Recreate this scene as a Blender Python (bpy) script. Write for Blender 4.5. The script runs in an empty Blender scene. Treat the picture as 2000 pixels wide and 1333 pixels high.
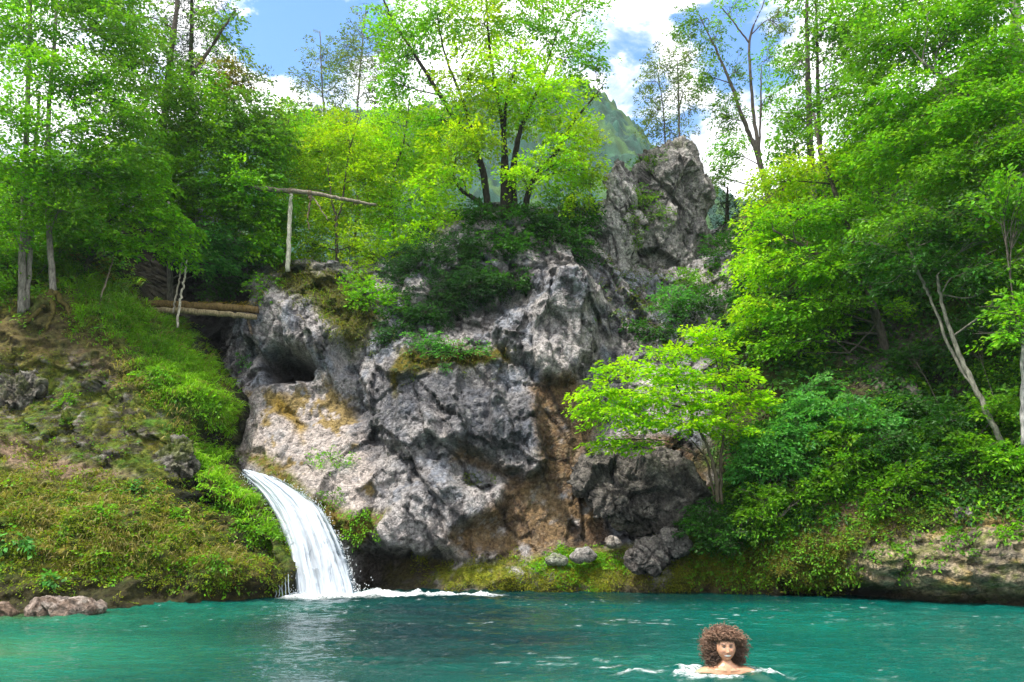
import bpy, math
import numpy as np
from mathutils import Vector

S = bpy.context.scene
COL = S.collection
FPX, CX, CY = 1444.0, 1000.0, 666.5        # focal length and centre, in pixels of the photograph
PITCH, CAMZ = math.radians(15.0), 1.2
CP, SP = math.cos(PITCH), math.sin(PITCH)
rng = np.random.default_rng(11)

# ------------------------------------------------------------------ camera maths
def P(px, py, Y):
    px = np.asarray(px, float); py = np.asarray(py, float); Y = np.asarray(Y, float)
    x = (px - CX) / FPX; v = (CY - py) / FPX
    t = Y / (CP - v * SP)
    return np.stack(np.broadcast_arrays(x * t, Y, CAMZ + (SP + v * CP) * t), -1)

def water_Y(py):
    v = (CY - py) / FPX
    return -CAMZ / (SP + v * CP) * (CP - v * SP)

def project(p):
    x = p[..., 0]; y = p[..., 1]; z = p[..., 2] - CAMZ
    d = np.maximum(y * CP + z * SP, .05)
    u = -y * SP + z * CP
    return CX + FPX * x / d, CY - FPX * u / d

# ------------------------------------------------------------------ noise
def _h(ix, iy, iz, seed):
    h = (ix.astype(np.int64) * 374761393 + iy.astype(np.int64) * 668265263 + iz.astype(np.int64) * 2147483647 + seed * 974634777) & 0xFFFFFFFF
    h = ((h ^ (h >> 13)) * 1274126177) & 0xFFFFFFFF
    h = ((h ^ (h >> 16)) * 2246822519) & 0xFFFFFFFF
    return ((h ^ (h >> 15)) & 0xFFFFFF) / float(0xFFFFFF)

def vnoise(p, seed=0):
    i = np.floor(p).astype(np.int64); f = p - i
    f = f * f * f * (f * (f * 6 - 15) + 10)
    r = 0
    for dx in (0, 1):
        for dy in (0, 1):
            for dz in (0, 1):
                w = (f[:, 0] if dx else 1 - f[:, 0]) * (f[:, 1] if dy else 1 - f[:, 1]) * (f[:, 2] if dz else 1 - f[:, 2])
                r = r + w * _h(i[:, 0] + dx, i[:, 1] + dy, i[:, 2] + dz, seed)
    return r * 2 - 1

def fbm(p, octaves=4, gain=.5, seed=0):
    r = 0; a = 1; tot = 0; q = np.array(p, float)
    for o in range(octaves):
        r = r + a * vnoise(q, seed + o * 17); tot += a; a *= gain
        q = q * 2.03 + 3.7
    return r / tot

def ridged(p, octaves=4, gain=.5, seed=0):
    r = 0; a = 1; tot = 0; q = np.array(p, float)
    for o in range(octaves):
        r = r + a * (1 - np.abs(vnoise(q, seed + o * 31)) * 2); tot += a; a *= gain
        q = q * 2.07 + 1.9
    return r / tot

def worley(p, seed=0):
    i = np.floor(p).astype(np.int64); f = p - i
    f1 = np.full(len(p), 9.); f2 = np.full(len(p), 9.); cid = np.zeros(len(p)); vec = np.zeros((len(p), 3))
    for dx in (-1, 0, 1):
        for dy in (-1, 0, 1):
            for dz in (-1, 0, 1):
                a, b, c = i[:, 0] + dx, i[:, 1] + dy, i[:, 2] + dz
                e = np.stack([dx + _h(a, b, c, seed) - f[:, 0], dy + _h(a, b, c, seed + 1) - f[:, 1], dz + _h(a, b, c, seed + 2) - f[:, 2]], -1); d = (e * e).sum(1)
                near = d < f1
                f2 = np.where(near, f1, np.minimum(f2, d))
                cid = np.where(near, _h(a, b, c, seed + 3), cid); vec = np.where(near[:, None], e, vec)
                f1 = np.where(near, d, f1)
    return np.sqrt(f1), np.sqrt(f2), cid, vec

def sstep(a, b, x):
    t = np.clip((x - a) / (b - a), 0, 1)
    return t * t * (3 - 2 * t)

def poly_sdf(poly, x, y):
    """signed distance to a polygon, negative inside"""
    poly = np.asarray(poly, float); n = len(poly)
    d = np.full(x.shape, 1e18); inside = np.zeros(x.shape, bool)
    for k in range(n):
        ax, ay = poly[k]; bx, by = poly[(k + 1) % n]
        ex, ey = bx - ax, by - ay
        t = np.clip(((x - ax) * ex + (y - ay) * ey) / (ex * ex + ey * ey + 1e-12), 0, 1)
        d = np.minimum(d, (x - ax - ex * t)**2 + (y - ay - ey * t)**2)
        c = ((ay > y) != (by > y)) & (x < ex * (y - ay) / (ey if abs(ey) > 1e-9 else 1e-9) + ax)
        inside ^= c
    d = np.sqrt(d)
    return np.where(inside, -d, d)

# ------------------------------------------------------------------ objects
def mesh_obj(name, v, f, mat, parent=None, col=None, smooth=True, attrs=None):
    v = np.asarray(v, np.float32); f = np.asarray(f, np.int32)
    me = bpy.data.meshes.new(name)
    me.vertices.add(len(v)); me.vertices.foreach_set('co', v.ravel())
    k = f.shape[1]
    me.loops.add(f.size); me.loops.foreach_set('vertex_index', f.ravel())
    me.polygons.add(len(f))
    me.polygons.foreach_set('loop_start', np.arange(0, f.size, k, dtype=np.int32))
    me.polygons.foreach_set('use_smooth', np.full(len(f), smooth))
    if col is not None:
        a = me.attributes.new('Col', 'FLOAT_COLOR', 'POINT')
        c = np.ones((len(v), 4), np.float32); c[:, :3] = col
        a.data.foreach_set('color', c.ravel())
    for nm, arr in (attrs or {}).items():
        a = me.attributes.new(nm, 'FLOAT', 'POINT'); a.data.foreach_set('value', np.asarray(arr, np.float32))
    me.update(calc_edges=True)
    o = bpy.data.objects.new(name, me); COL.objects.link(o)
    if mat: me.materials.append(mat)
    if parent: o.parent = parent
    return o

def tag(o, label=None, cat=None, group=None, kind=None):
    if label: o['label'] = label
    if cat: o['category'] = cat
    if group: o['group'] = group
    if kind: o['kind'] = kind
    return o

def thing(name, label, cat, loc, group=None):
    o = bpy.data.objects.new(name, None); COL.objects.link(o)
    o.location = [float(c) for c in loc]; o.empty_display_size = .2
    return tag(o, label, cat, group)

def normalize(a): return a / np.maximum(np.linalg.norm(a, axis=-1, keepdims=True), 1e-9)

def catmull(pts, n):
    p = np.asarray(pts, float)
    p = np.vstack([2 * p[0] - p[1], p, 2 * p[-1] - p[-2]])
    out = []
    for k in range(1, len(p) - 2):
        t = np.linspace(0, 1, n, endpoint=False)[:, None]
        a, b, c, d = p[k - 1], p[k], p[k + 1], p[k + 2]
        out.append(.5 * (2 * b + (c - a) * t + (2 * a - 5 * b + 4 * c - d) * t**2 + (3 * b - a - 3 * c + d) * t**3))
    out.append(p[-2][None])
    return np.vstack(out)

class Tubes:
    """collects tapered tubes into one mesh"""
    def __init__(self): self.v = []; self.f = []; self.c = []; self.n = 0
    def add(self, path, radii, sides=6, col=(1, 1, 1), cap=True, rough=0):
        path = np.asarray(path, float); m = len(path)
        r = np.broadcast_to(np.asarray(radii, float), (m,))
        T = normalize(np.gradient(path, axis=0))
        ref = np.where(np.abs(T[:, 2:3]) > .9, np.array([[1., 0, 0]]), np.array([[0, 0, 1.]]))
        A = normalize(np.cross(T, ref)); B = np.cross(T, A)
        th = np.linspace(0, 2 * np.pi, sides, endpoint=False)
        rr = r[:, None] * (1 + (rough * (rng.random((m, sides)) - .5) if rough else 0))
        ring = path[:, None, :] + rr[..., None] * (np.cos(th)[None, :, None] * A[:, None, :] + np.sin(th)[None, :, None] * B[:, None, :])
        self.v.append(ring.reshape(-1, 3))
        i = np.arange(m - 1)[:, None] * sides; j = np.arange(sides)[None, :]; j2 = (j + 1) % sides
        q = np.stack([i + j, i + j2, i + sides + j2, i + sides + j], -1).reshape(-1, 4) + self.n
        self.f.append(q)
        self.c.append(np.tile(np.asarray(col, float), (m * sides, 1)))
        self.n += m * sides
        if cap:
            for e, base in ((0, 0), (m - 1, (m - 1) * sides)):
                self.v.append(path[e][None] + (T[e] * r[e] * .25 * (1 if e else -1))[None]); self.c.append(np.asarray(col, float)[None])
                k = self.n; self.n += 1
                idx = np.arange(sides) + k - 1 - ((0 if e == 0 else 1) if False else 0)
                b0 = k - (m * sides) - (1 if e else 0) + base
                a = b0 + np.arange(sides); b = b0 + (np.arange(sides) + 1) % sides
                self.f.append(np.stack([a, b, np.full(sides, k), np.full(sides, k)], -1) if e else np.stack([b, a, np.full(sides, k), np.full(sides, k)], -1))
    def arrays(self):
        return np.vstack(self.v), np.vstack(self.f), np.vstack(self.c)
    def build(self, name, mat, parent=None, origin=(0, 0, 0)):
        v, f, c = self.arrays()
        # caps are triangles stored as degenerate quads: split them
        tri = f[:, 2] == f[:, 3]
        q = f[~tri]
        t = np.vstack([q[:, [0, 1, 2]], q[:, [0, 2, 3]], f[tri][:, :3]])
        return mesh_obj(name, v - np.asarray(origin), t, mat, parent, c)

# ------------------------------------------------------------------ materials
def new_mat(name):
    m = bpy.data.materials.new(name); m.use_nodes = True
    nt = m.node_tree; nt.nodes.clear()
    return m, nt, nt.nodes, nt.links

def nd(ns, typ, **kw):
    n = ns.new(typ)
    for k, v in kw.items():
        if k.startswith('i_'):
            key = k[2:]
            n.inputs[int(key) if key.isdigit() else key.replace('_', ' ')].default_value = v
        else: setattr(n, k, v)
    return n

def rock_material(name, bump=.9, scale=12., rough=.88, spread=(.38, 1.6), voro=True):
    m, nt, ns, L = new_mat(name)
    out = nd(ns, 'ShaderNodeOutputMaterial'); b = nd(ns, 'ShaderNodeBsdfPrincipled'); b.inputs['Roughness'].default_value = rough
    b.inputs['Specular IOR Level'].default_value = .25
    at = nd(ns, 'ShaderNodeAttribute', attribute_name='Col')
    tc = nd(ns, 'ShaderNodeTexCoord')
    n1 = nd(ns, 'ShaderNodeTexNoise', i_Scale=scale, i_Detail=6., i_Roughness=.7)
    n2 = nd(ns, 'ShaderNodeTexNoise', i_Scale=scale * 4.2, i_Detail=3., i_Roughness=.6)
    vo = nd(ns, 'ShaderNodeTexVoronoi', feature='DISTANCE_TO_EDGE', i_Scale=scale * .45)
    for n in (n1, n2, vo): L.new(tc.outputs['Object'], n.inputs['Vector'])
    mr = nd(ns, 'ShaderNodeMapRange', i_1=.33, i_2=.67, i_3=spread[0], i_4=spread[1]); L.new(n1.outputs['Fac'], mr.inputs[0])
    mr2 = nd(ns, 'ShaderNodeMapRange', i_1=.3, i_2=.7, i_3=.75, i_4=1.25); L.new(n2.outputs['Fac'], mr2.inputs[0])
    mu = nd(ns, 'ShaderNodeMath', operation='MULTIPLY'); L.new(mr.outputs[0], mu.inputs[0]); L.new(mr2.outputs[0], mu.inputs[1])
    sc = nd(ns, 'ShaderNodeVectorMath', operation='SCALE'); L.new(at.outputs['Color'], sc.inputs[0]); L.new(mu.outputs[0], sc.inputs['Scale'])
    L.new(sc.outputs[0], b.inputs['Base Color'])
    ad = nd(ns, 'ShaderNodeMath', operation='MULTIPLY_ADD', i_1=.5); L.new(n2.outputs['Fac'], ad.inputs[0]); L.new(n1.outputs['Fac'], ad.inputs[2])
    h = ad.outputs[0]
    if voro:
        cl = nd(ns, 'ShaderNodeMapRange', i_1=0., i_2=.16, i_3=-.35, i_4=0.); L.new(vo.outputs['Distance'], cl.inputs[0])
        a2 = nd(ns, 'ShaderNodeMath', operation='ADD'); L.new(h, a2.inputs[0]); L.new(cl.outputs[0], a2.inputs[1]); h = a2.outputs[0]
    bp = nd(ns, 'ShaderNodeBump', i_Strength=bump, i_Distance=.12); L.new(h, bp.inputs['Height'])
    L.new(bp.outputs[0], b.inputs['Normal']); L.new(b.outputs[0], out.inputs[0])
    return m

def leaf_material(name, trans=.45, rough=.45, spec=.3):
    m, nt, ns, L = new_mat(name)
    out = nd(ns, 'ShaderNodeOutputMaterial')
    at = nd(ns, 'ShaderNodeAttribute', attribute_name='Col')
    b = nd(ns, 'ShaderNodeBsdfPrincipled'); b.inputs['Roughness'].default_value = rough; b.inputs['Specular IOR Level'].default_value = spec
    t = nd(ns, 'ShaderNodeBsdfTranslucent')
    tint = nd(ns, 'ShaderNodeVectorMath', operation='MULTIPLY'); tint.inputs[1].default_value = (1.25, 1.25, .6)
    L.new(at.outputs['Color'], tint.inputs[0]); L.new(tint.outputs[0], t.inputs[0])
    L.new(at.outputs['Color'], b.inputs['Base Color'])
    mx = nd(ns, 'ShaderNodeMixShader', i_0=trans); L.new(b.outputs[0], mx.inputs[1]); L.new(t.outputs[0], mx.inputs[2])
    L.new(mx.outputs[0], out.inputs[0])
    return m

def bark_material(name):
    m, nt, ns, L = new_mat(name)
    out = nd(ns, 'ShaderNodeOutputMaterial'); b = nd(ns, 'ShaderNodeBsdfPrincipled'); b.inputs['Roughness'].default_value = .9
    b.inputs['Specular IOR Level'].default_value = .15
    at = nd(ns, 'ShaderNodeAttribute', attribute_name='Col'); tc = nd(ns, 'ShaderNodeTexCoord')
    mp = nd(ns, 'ShaderNodeMapping'); mp.inputs['Scale'].default_value = (1, 1, .3)
    n1 = nd(ns, 'ShaderNodeTexNoise', i_Scale=22., i_Detail=5., i_Roughness=.7)
    L.new(tc.outputs['Object'], mp.inputs[0]); L.new(mp.outputs[0], n1.inputs['Vector'])
    mr = nd(ns, 'ShaderNodeMapRange', i_1=.35, i_2=.65, i_3=.45, i_4=1.5); L.new(n1.outputs['Fac'], mr.inputs[0])
    sc = nd(ns, 'ShaderNodeVectorMath', operation='SCALE'); L.new(at.outputs['Color'], sc.inputs[0]); L.new(mr.outputs[0], sc.inputs['Scale'])
    L.new(sc.outputs[0], b.inputs['Base Color'])
    bp = nd(ns, 'ShaderNodeBump', i_Strength=.8, i_Distance=.03); L.new(n1.outputs['Fac'], bp.inputs['Height'])
    L.new(bp.outputs[0], b.inputs['Normal']); L.new(b.outputs[0], out.inputs[0])
    return m

M_ROCK = rock_material('limestone')
M_BANK = rock_material('mossy_soil', bump=.9, scale=9., spread=(.35, 1.65), voro=False)
M_LEAF = leaf_material('leaf', trans=.5)
M_NEEDLE = leaf_material('needle', trans=.2, rough=.6, spec=.15)
M_GRASS = leaf_material('grass_blade', trans=.4)
M_BARK = bark_material('bark')
EXPOSURE = 0.68
# ------------------------------------------------------------------ terrain sheets: y = f(x, z), seen from the pool
def rbf_fit(pts):
    w = P(pts[:, 0], pts[:, 1], pts[:, 2])
    X = w[:, [0, 2]]; y = w[:, 1]
    n = len(X)
    D = np.linalg.norm(X[:, None] - X[None], axis=-1)
    K = np.sqrt(D * D + .09)
    A = np.zeros((n + 3, n + 3)); A[:n, :n] = K - np.eye(n) * .02
    A[:n, n] = 1; A[:n, n + 1:] = X; A[n, :n] = 1; A[n + 1:, :n] = X.T
    s = np.linalg.solve(A, np.concatenate([y, np.zeros(3)]))
    return X, s
def rbf_eval(m, x, z):
    X, s = m; n = len(X)
    r = s[n] + s[n + 1] * x + s[n + 2] * z
    for k in range(n):
        r = r + s[k] * np.sqrt((x - X[k, 0])**2 + (z - X[k, 1])**2 + .09)
    return r

WL = lambda px, py, d=0.: (px, py, water_Y(py) + d)
LEFT = np.array([
 WL(-300,1222), WL(0,1206), WL(200,1196,.3), WL(400,1183,.2), WL(540,1172,.2),
 (-300,1150,12.3),(0,1150,13.6),(150,1150,14.0),(300,1150,14.7),(450,1130,15.4),(540,1120,16.3),
 (-300,1050,12.8),(0,1050,14.0),(150,1050,14.6),(300,1050,15.2),(430,1040,15.9),(520,1040,16.9),
 (-300,950,13.5),(0,950,15.0),(150,950,15.6),(300,950,16.3),(400,950,17.0),(470,960,17.7),
 (0,885,15.8),(100,880,16.4),(200,870,16.9),(300,870,17.3),(370,870,18.2),(430,900,18.3),
 (-300,800,15),(0,800,16.8),(100,780,17.2),(200,780,17.5),(300,780,18),(400,780,18.6),(435,770,19.0),
 (0,680,17.5),(100,680,17.9),(200,680,18.4),(300,690,19.0),(370,710,19.5),
 (-300,600,16.5),(0,610,18.2),(45,605,18.4),(100,580,18.6),(200,590,19.3),(300,625,19.9),(340,650,20.2),
 (0,500,19.5),(100,500,20),(170,520,20.2),(220,570,20.4),
 (-300,400,20),(0,400,21.5),(100,420,22),(160,460,22),(0,330,24),(100,330,25),(200,360,25.5)], float)
CLIFF = np.array([
 # gorge
 (330,640,22.5),(400,640,23.5),(400,700,23),(430,780,22),(450,870,21),(455,905,20.2),(420,620,24),(300,560,28),(250,520,28),(330,520,27),(400,550,25.5),(450,575,23.5),
 (280,440,24),(200,400,25),(380,440,24.5),(300,350,27),(450,480,24),(200,700,25),(100,800,24),(0,900,24),(0,600,27),(0,400,28),
 (480,925,19.2),(530,938,18.4),(560,1000,18.2),(620,1080,18.3),(640,1160,18.4),(500,1000,18.8),(520,1150,18.8),
 # lower left of the cliff
 (470,880,19.9),(490,800,20.3),(465,760,20.8),(500,690,21.2),(490,640,21),(500,590,21.2),(540,570,20.8),(580,575,20.4),(640,600,20.4),(560,640,20.5),(650,660,20.2),(625,700,20.1),
 (580,775,19.9),(520,820,19.6),(560,850,19.4),(650,800,19.8),(695,800,20.2),(690,700,20.3),(740,660,20.0),(600,900,18.9),(560,930,18.6),(640,950,18.5),(720,880,18.9),(700,980,18.2),
 (640,1000,18.1),(700,1050,17.9),(760,1060,17.9),(740,1000,18.0),(800,880,18.7),(800,800,19.2),(750,780,19.5),(780,720,19.7),(850,760,19.4),(850,850,18.9),(870,930,18.6),(800,980,18.2),
 (720,1092,18.9),(800,1100,18.7),(720,1140,18.7),(800,1135,18.4),(900,1100,18.4),(900,1150,17.95),(780,1165,18.0),
 # bare brown wall
 (1000,940,19.2),(1000,1000,19),(1100,950,19.4),(1060,1050,18.9),(1150,1040,19),(1100,860,19.7),(1080,780,20.0),(1160,780,20.3),(1200,900,19.8),(1300,880,19.5),(1350,950,19.0),(950,900,19.4),(1000,860,19.7),
 # ledge by the water
 (1000,1088,18.5),(1100,1088,18.6),(1200,1078,18.6),(1300,1065,18.5),(1000,1125,17.9),(1100,1120,17.9),(1200,1120,17.9),(1320,1120,17.8),WL(1000,1158),WL(1150,1158),WL(1330,1158),WL(1450,1162),
 # upper cliff
 (800,640,20.4),(850,690,19.8),(950,700,19.7),(900,640,20.9),(900,580,21.2),(830,560,20.8),(1000,620,20.8),(1000,560,20.8),(1100,560,20.5),(1100,520,20.7),(1160,530,21),(1150,650,20.5),(1160,720,20.5),
 (1200,650,21),(1250,600,21.3),(1230,720,20.6),(1300,700,20.6),(1200,500,22.3),(1300,540,22.4),(1400,560,21.5),(1400,650,20.3),(1300,800,20),(1400,800,19.4),
 (600,535,21),(700,565,21),(760,530,21.8),(850,460,22),(950,420,21.8),(1050,420,22),(1150,440,22.7),(600,480,24),(750,420,26),(900,380,27),(1100,360,27),(1300,470,24.5),(1400,450,25),
 # right bank
 (1450,700,19),(1450,900,18.3),(1450,1000,17.8),(1450,1080,17.5),(1550,600,19.5),(1550,750,18.3),(1550,900,17.3),(1550,1000,16.9),(1550,1080,16.6),(1550,1140,16.6),
 (1650,600,18.8),(1700,680,18.3),(1780,640,17.8),(1700,760,17.2),(1700,900,16.3),(1700,1000,15.8),(1700,1080,15.4),(1700,1140,15.5),
 (1850,600,17.5),(1850,760,16.2),(1850,900,15.4),(1850,1000,15.0),(1850,1040,14.9),(1850,1100,14.5),(1850,1150,14.6),
 (2000,500,17),(2000,700,15.5),(2000,900,14.6),(2000,1020,14.2),(2000,1080,13.8),(2000,1150,14.0),(2250,1200,12.4),(2250,1000,12.6),(2250,700,13.8),(2250,400,16.5),
 WL(1600,1166,.3),WL(1750,1174,.3),WL(1900,1182,.2),WL(2000,1188,.2),
 (1450,500,21.5),(1600,450,21.5),(1800,420,19.5),(2000,350,19),(1450,420,23.5),(1700,300,22.5),(1900,200,21),(2150,100,20)], float)

def curve_of_z(pts):
    w = P(*np.array(pts, float).T); o = np.argsort(w[:, 2])
    return lambda z: np.interp(z, w[o, 2], w[o, 0])
def curve_of_x(pts):
    w = P(*np.array(pts, float).T); o = np.argsort(w[:, 0])
    return lambda x: np.interp(x, w[o, 0], w[o, 2])
left_edge = curve_of_z([(568,1195,16.3),(566,1100,16.5),(538,1040,16.9),(486,965,17.7),(438,905,18.3),(405,868,18.5),(432,850,18.7),(447,800,19),(442,760,19.2),(385,700,19.6),(348,645,20.2),
                        (300,607,20),(250,572,20.3),(212,530,20.6),(202,450,22),(215,380,24.5),(240,300,26)])
rim = curve_of_x([(-600,260,25),(-300,300,25),(0,330,26),(200,360,26),(350,360,28),(450,440,25),(540,525,22.5),(600,512,22.5),(680,530,22.5),(760,480,23),(850,420,23),(950,395,23),(1050,395,23),(1170,425,24),(1300,450,25),(1440,420,24),(1600,300,22.5),(1750,220,22),(1900,100,21),(2150,0,20),(2500,-200,19)])

def grid_faces(nx, nz, keep):
    i = np.arange(nx - 1)[:, None]; j = np.arange(nz - 1)[None]
    a = (i * nz + j); q = np.stack([a, a + nz, a + nz + 1, a + 1], -1).reshape(-1, 4)
    q = q[keep[q].all(1)]
    used = np.zeros(nx * nz, bool); used[q.ravel()] = True
    remap = np.cumsum(used) - 1
    return remap[q], used

def normals_of(v, f):
    n = np.zeros_like(v)
    fn = np.cross(v[f[:, 2]] - v[f[:, 0]], v[f[:, 3]] - v[f[:, 1]])
    for k in range(4): np.add.at(n, f[:, k], fn)
    return normalize(n)

def region(poly, px, py, soft, nz=0.):
    return 1 - sstep(-soft, soft, poly_sdf(poly, px, py) + nz)

def mixc(c, new, w):
    new = np.asarray(new, float)
    return c * (1 - w[:, None]) + new * w[:, None]

GREY, PALE, BLUE, DARK = (.37,.345,.34), (.54,.49,.465), (.25,.265,.305), (.06,.058,.066)
SOIL, OCHRE, RED = (.13,.08,.045), (.23,.145,.065), (.10,.06,.04)
MOSS, MOSSD, MOSSY, GRASSC = (.11,.145,.012), (.045,.06,.012), (.22,.235,.015), (.07,.16,.012)

def rock_relief(p, amp=1., zs=.42):
    """crags, fluting and pits; positive = towards the pool"""
    q = p * np.array([1, 1, zs]) + np.stack([.35 * p[:, 2], 0 * p[:, 2], -.12 * p[:, 0]], -1)
    warp = np.stack([fbm(p * .8, 3, seed=s) for s in (91, 92, 93)], -1)
    q = q + warp * .22
    f1, f2, cid, ve = worley(q * np.array([1.25, 1., 1.1]), 5)
    g1, g2, cid2, vg = worley(q * np.array([3.3, 2.6, 3.0]) + warp * .3, 8)
    t1, t2, cid3, vt = worley(q * np.array([8., 7., 8.]), 12)
    tilt = lambda c, v: ((c * 7.13 % 1 - .5) * v[:, 0] + (c * 3.77 % 1 - .30) * v[:, 2] * 1.5 + (c * 11.3 % 1 - .5) * v[:, 1])
    r = ridged(q * .75, 4, .5, 40)
    h = .30 * (cid - .5) * sstep(.0, .035, f2 - f1) + .52 * tilt(cid, ve) + .08 * (r - .45)
    h = h + .11 * (cid2 - .5) * sstep(.0, .05, g2 - g1) + .17 * tilt(cid2, vg) + .035 * (cid3 - .5) + .06 * tilt(cid3, vt) + .03 * fbm(p * 6., 3, .6, 60)
    h = h + .02 * ridged(p * 9., 3, .6, 70)
    # long steep fissures and a few slanting bedding cracks
    w2 = p + warp * .55
    k1 = vnoise(w2 * np.array([1.0, 1.0, .20]), 140) ; k2 = vnoise(w2 * np.array([2.6, 2.6, .55]) + 5, 141); k3 = vnoise(np.stack([w2[:, 0] * .5 + w2[:, 2] * .35, w2[:, 1], w2[:, 2] * 1.5 - w2[:, 0] * .5], -1), 142)
    fis = np.exp(-(k1 / .045)**2) + .6 * np.exp(-(k2 / .06)**2) + .6 * np.exp(-(k3 / .04)**2)
    h = h - .13 * np.minimum(fis, 1.2) + .10 * np.sign(k1) * sstep(0, .12, np.abs(k1)) + .07 * np.sign(k3) * sstep(0, .10, np.abs(k3))
    return h * amp, np.minimum(f2 - f1, .11 * (1 - np.minimum(fis, 1)) + .02), g2 - g1

# ---- left bank
def build_left():
    m = rbf_fit(LEFT)
    st = .045
    xs = np.arange(-19, -4.6, st); zs = np.arange(-1.6, 14.5, st)
    X, Z = np.meshgrid(xs, zs, indexing='ij'); x, z = X.ravel(), Z.ravel()
    y = rbf_eval(m, x, z)
    e = left_edge(z) - x
    y = y + .55 * np.clip(1 - e / .55, 0, 1)**2 + np.where(e < 0, 4. * np.abs(e)**.8, 0)
    rz = rim(x * 1.0); y = y + np.clip(z - rz, 0, None) * 8
    y = y + .45 * sstep(.45, .05, z) + np.clip(-z, 0, 1.6) * .3          # undercut below the waterline
    p = np.stack([x, y, z], -1)
    px, py = project(p)
    big = fbm(p * .55, 4, .5, 3); mid = fbm(p * 1.9, 4, .55, 4); fine = fbm(p * 6, 4, .6, 9)
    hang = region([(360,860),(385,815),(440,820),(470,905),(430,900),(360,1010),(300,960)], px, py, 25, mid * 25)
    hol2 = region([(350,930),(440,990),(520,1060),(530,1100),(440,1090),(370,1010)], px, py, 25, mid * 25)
    h, cr, cr2 = rock_relief(p)
    rocky = np.clip(region([(-20,690),(130,690),(260,760),(330,860),(390,960),(300,950),(150,900),(-20,850)], px, py, 30, mid * 40), 0, 1)
    soft = .42 * mid + .18 * np.maximum(fine, -.25) + .22 * big
    off = soft * (1 - rocky) + (h * .9 + .05 * fine) * rocky
    y2 = y - off + .45 * hang + .75 * hol2
    p = np.stack([x + .05 * fine, y2, z + .05 * mid], -1)
    v1 = fbm(p * 1.3 + 9, 4, .6, 21); v2 = fbm(p * 3.3 + 3, 4, .6, 22); v3 = fbm(p * 7 + 3, 3, .6, 23)
    c = np.tile(np.array(MOSS), (len(p), 1))
    c = mixc(c, MOSSY, sstep(.0, .35, v1 + .5 * v2)); c = mixc(c, SOIL, sstep(.1, .35, v2 - .3 * v1) * .85); c = mixc(c, (.20,.15,.04), sstep(.2, .4, v1 - .4 * v2) * .6); c = mixc(c, MOSSD, sstep(.05, .35, -v3 + .3 * v2))
    c = mixc(c, GRASSC, sstep(.1, .4, v3 * .8 - v1 * .6))
    gs = region([(130,520),(230,560),(350,650),(440,770),(440,850),(330,790),(260,690),(150,590)], px, py, 40, v1 * 40)
    c = mixc(c, GRASSC, gs * .8)
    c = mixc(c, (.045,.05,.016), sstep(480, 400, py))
    rk = rocky * sstep(-.05, .3, v2 + .1) * .8
    c = mixc(c, (.10,.078,.055), rk); c = mixc(c, (.27,.25,.23), rk * sstep(.2, .4, v3 + v2 * .5)); c = mixc(c, (.06,.05,.04), rk * sstep(.05, .3, -v3))
    path = region([(-20,850),(60,860),(150,905),(260,930),(180,950),(60,930),(-20,885)], px, py, 14, v2 * 16)
    c = mixc(c, (.26,.18,.12), path)
    roots = region([(-20,600),(60,610),(140,570),(200,640),(330,760),(250,760),(100,690),(-20,700)], px, py, 20, v2 * 40)
    c = mixc(c, (.10,.065,.035), roots * .7)
    c = mixc(c, (.02,.022,.012), np.clip(hang + hol2 * .7, 0, 1)); wet = sstep(.95, .25, z + .35 * v2); c = mixc(c, (.035,.028,.012), wet * .9)  # shade of the hollows painted in; bank also darkens towards the waterline
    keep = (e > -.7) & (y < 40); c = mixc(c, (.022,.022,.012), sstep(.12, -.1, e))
    f, used = grid_faces(len(xs), len(zs), keep)
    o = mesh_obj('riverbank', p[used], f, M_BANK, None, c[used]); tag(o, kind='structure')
    return p[used], normals_of(p[used], f)

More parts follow.
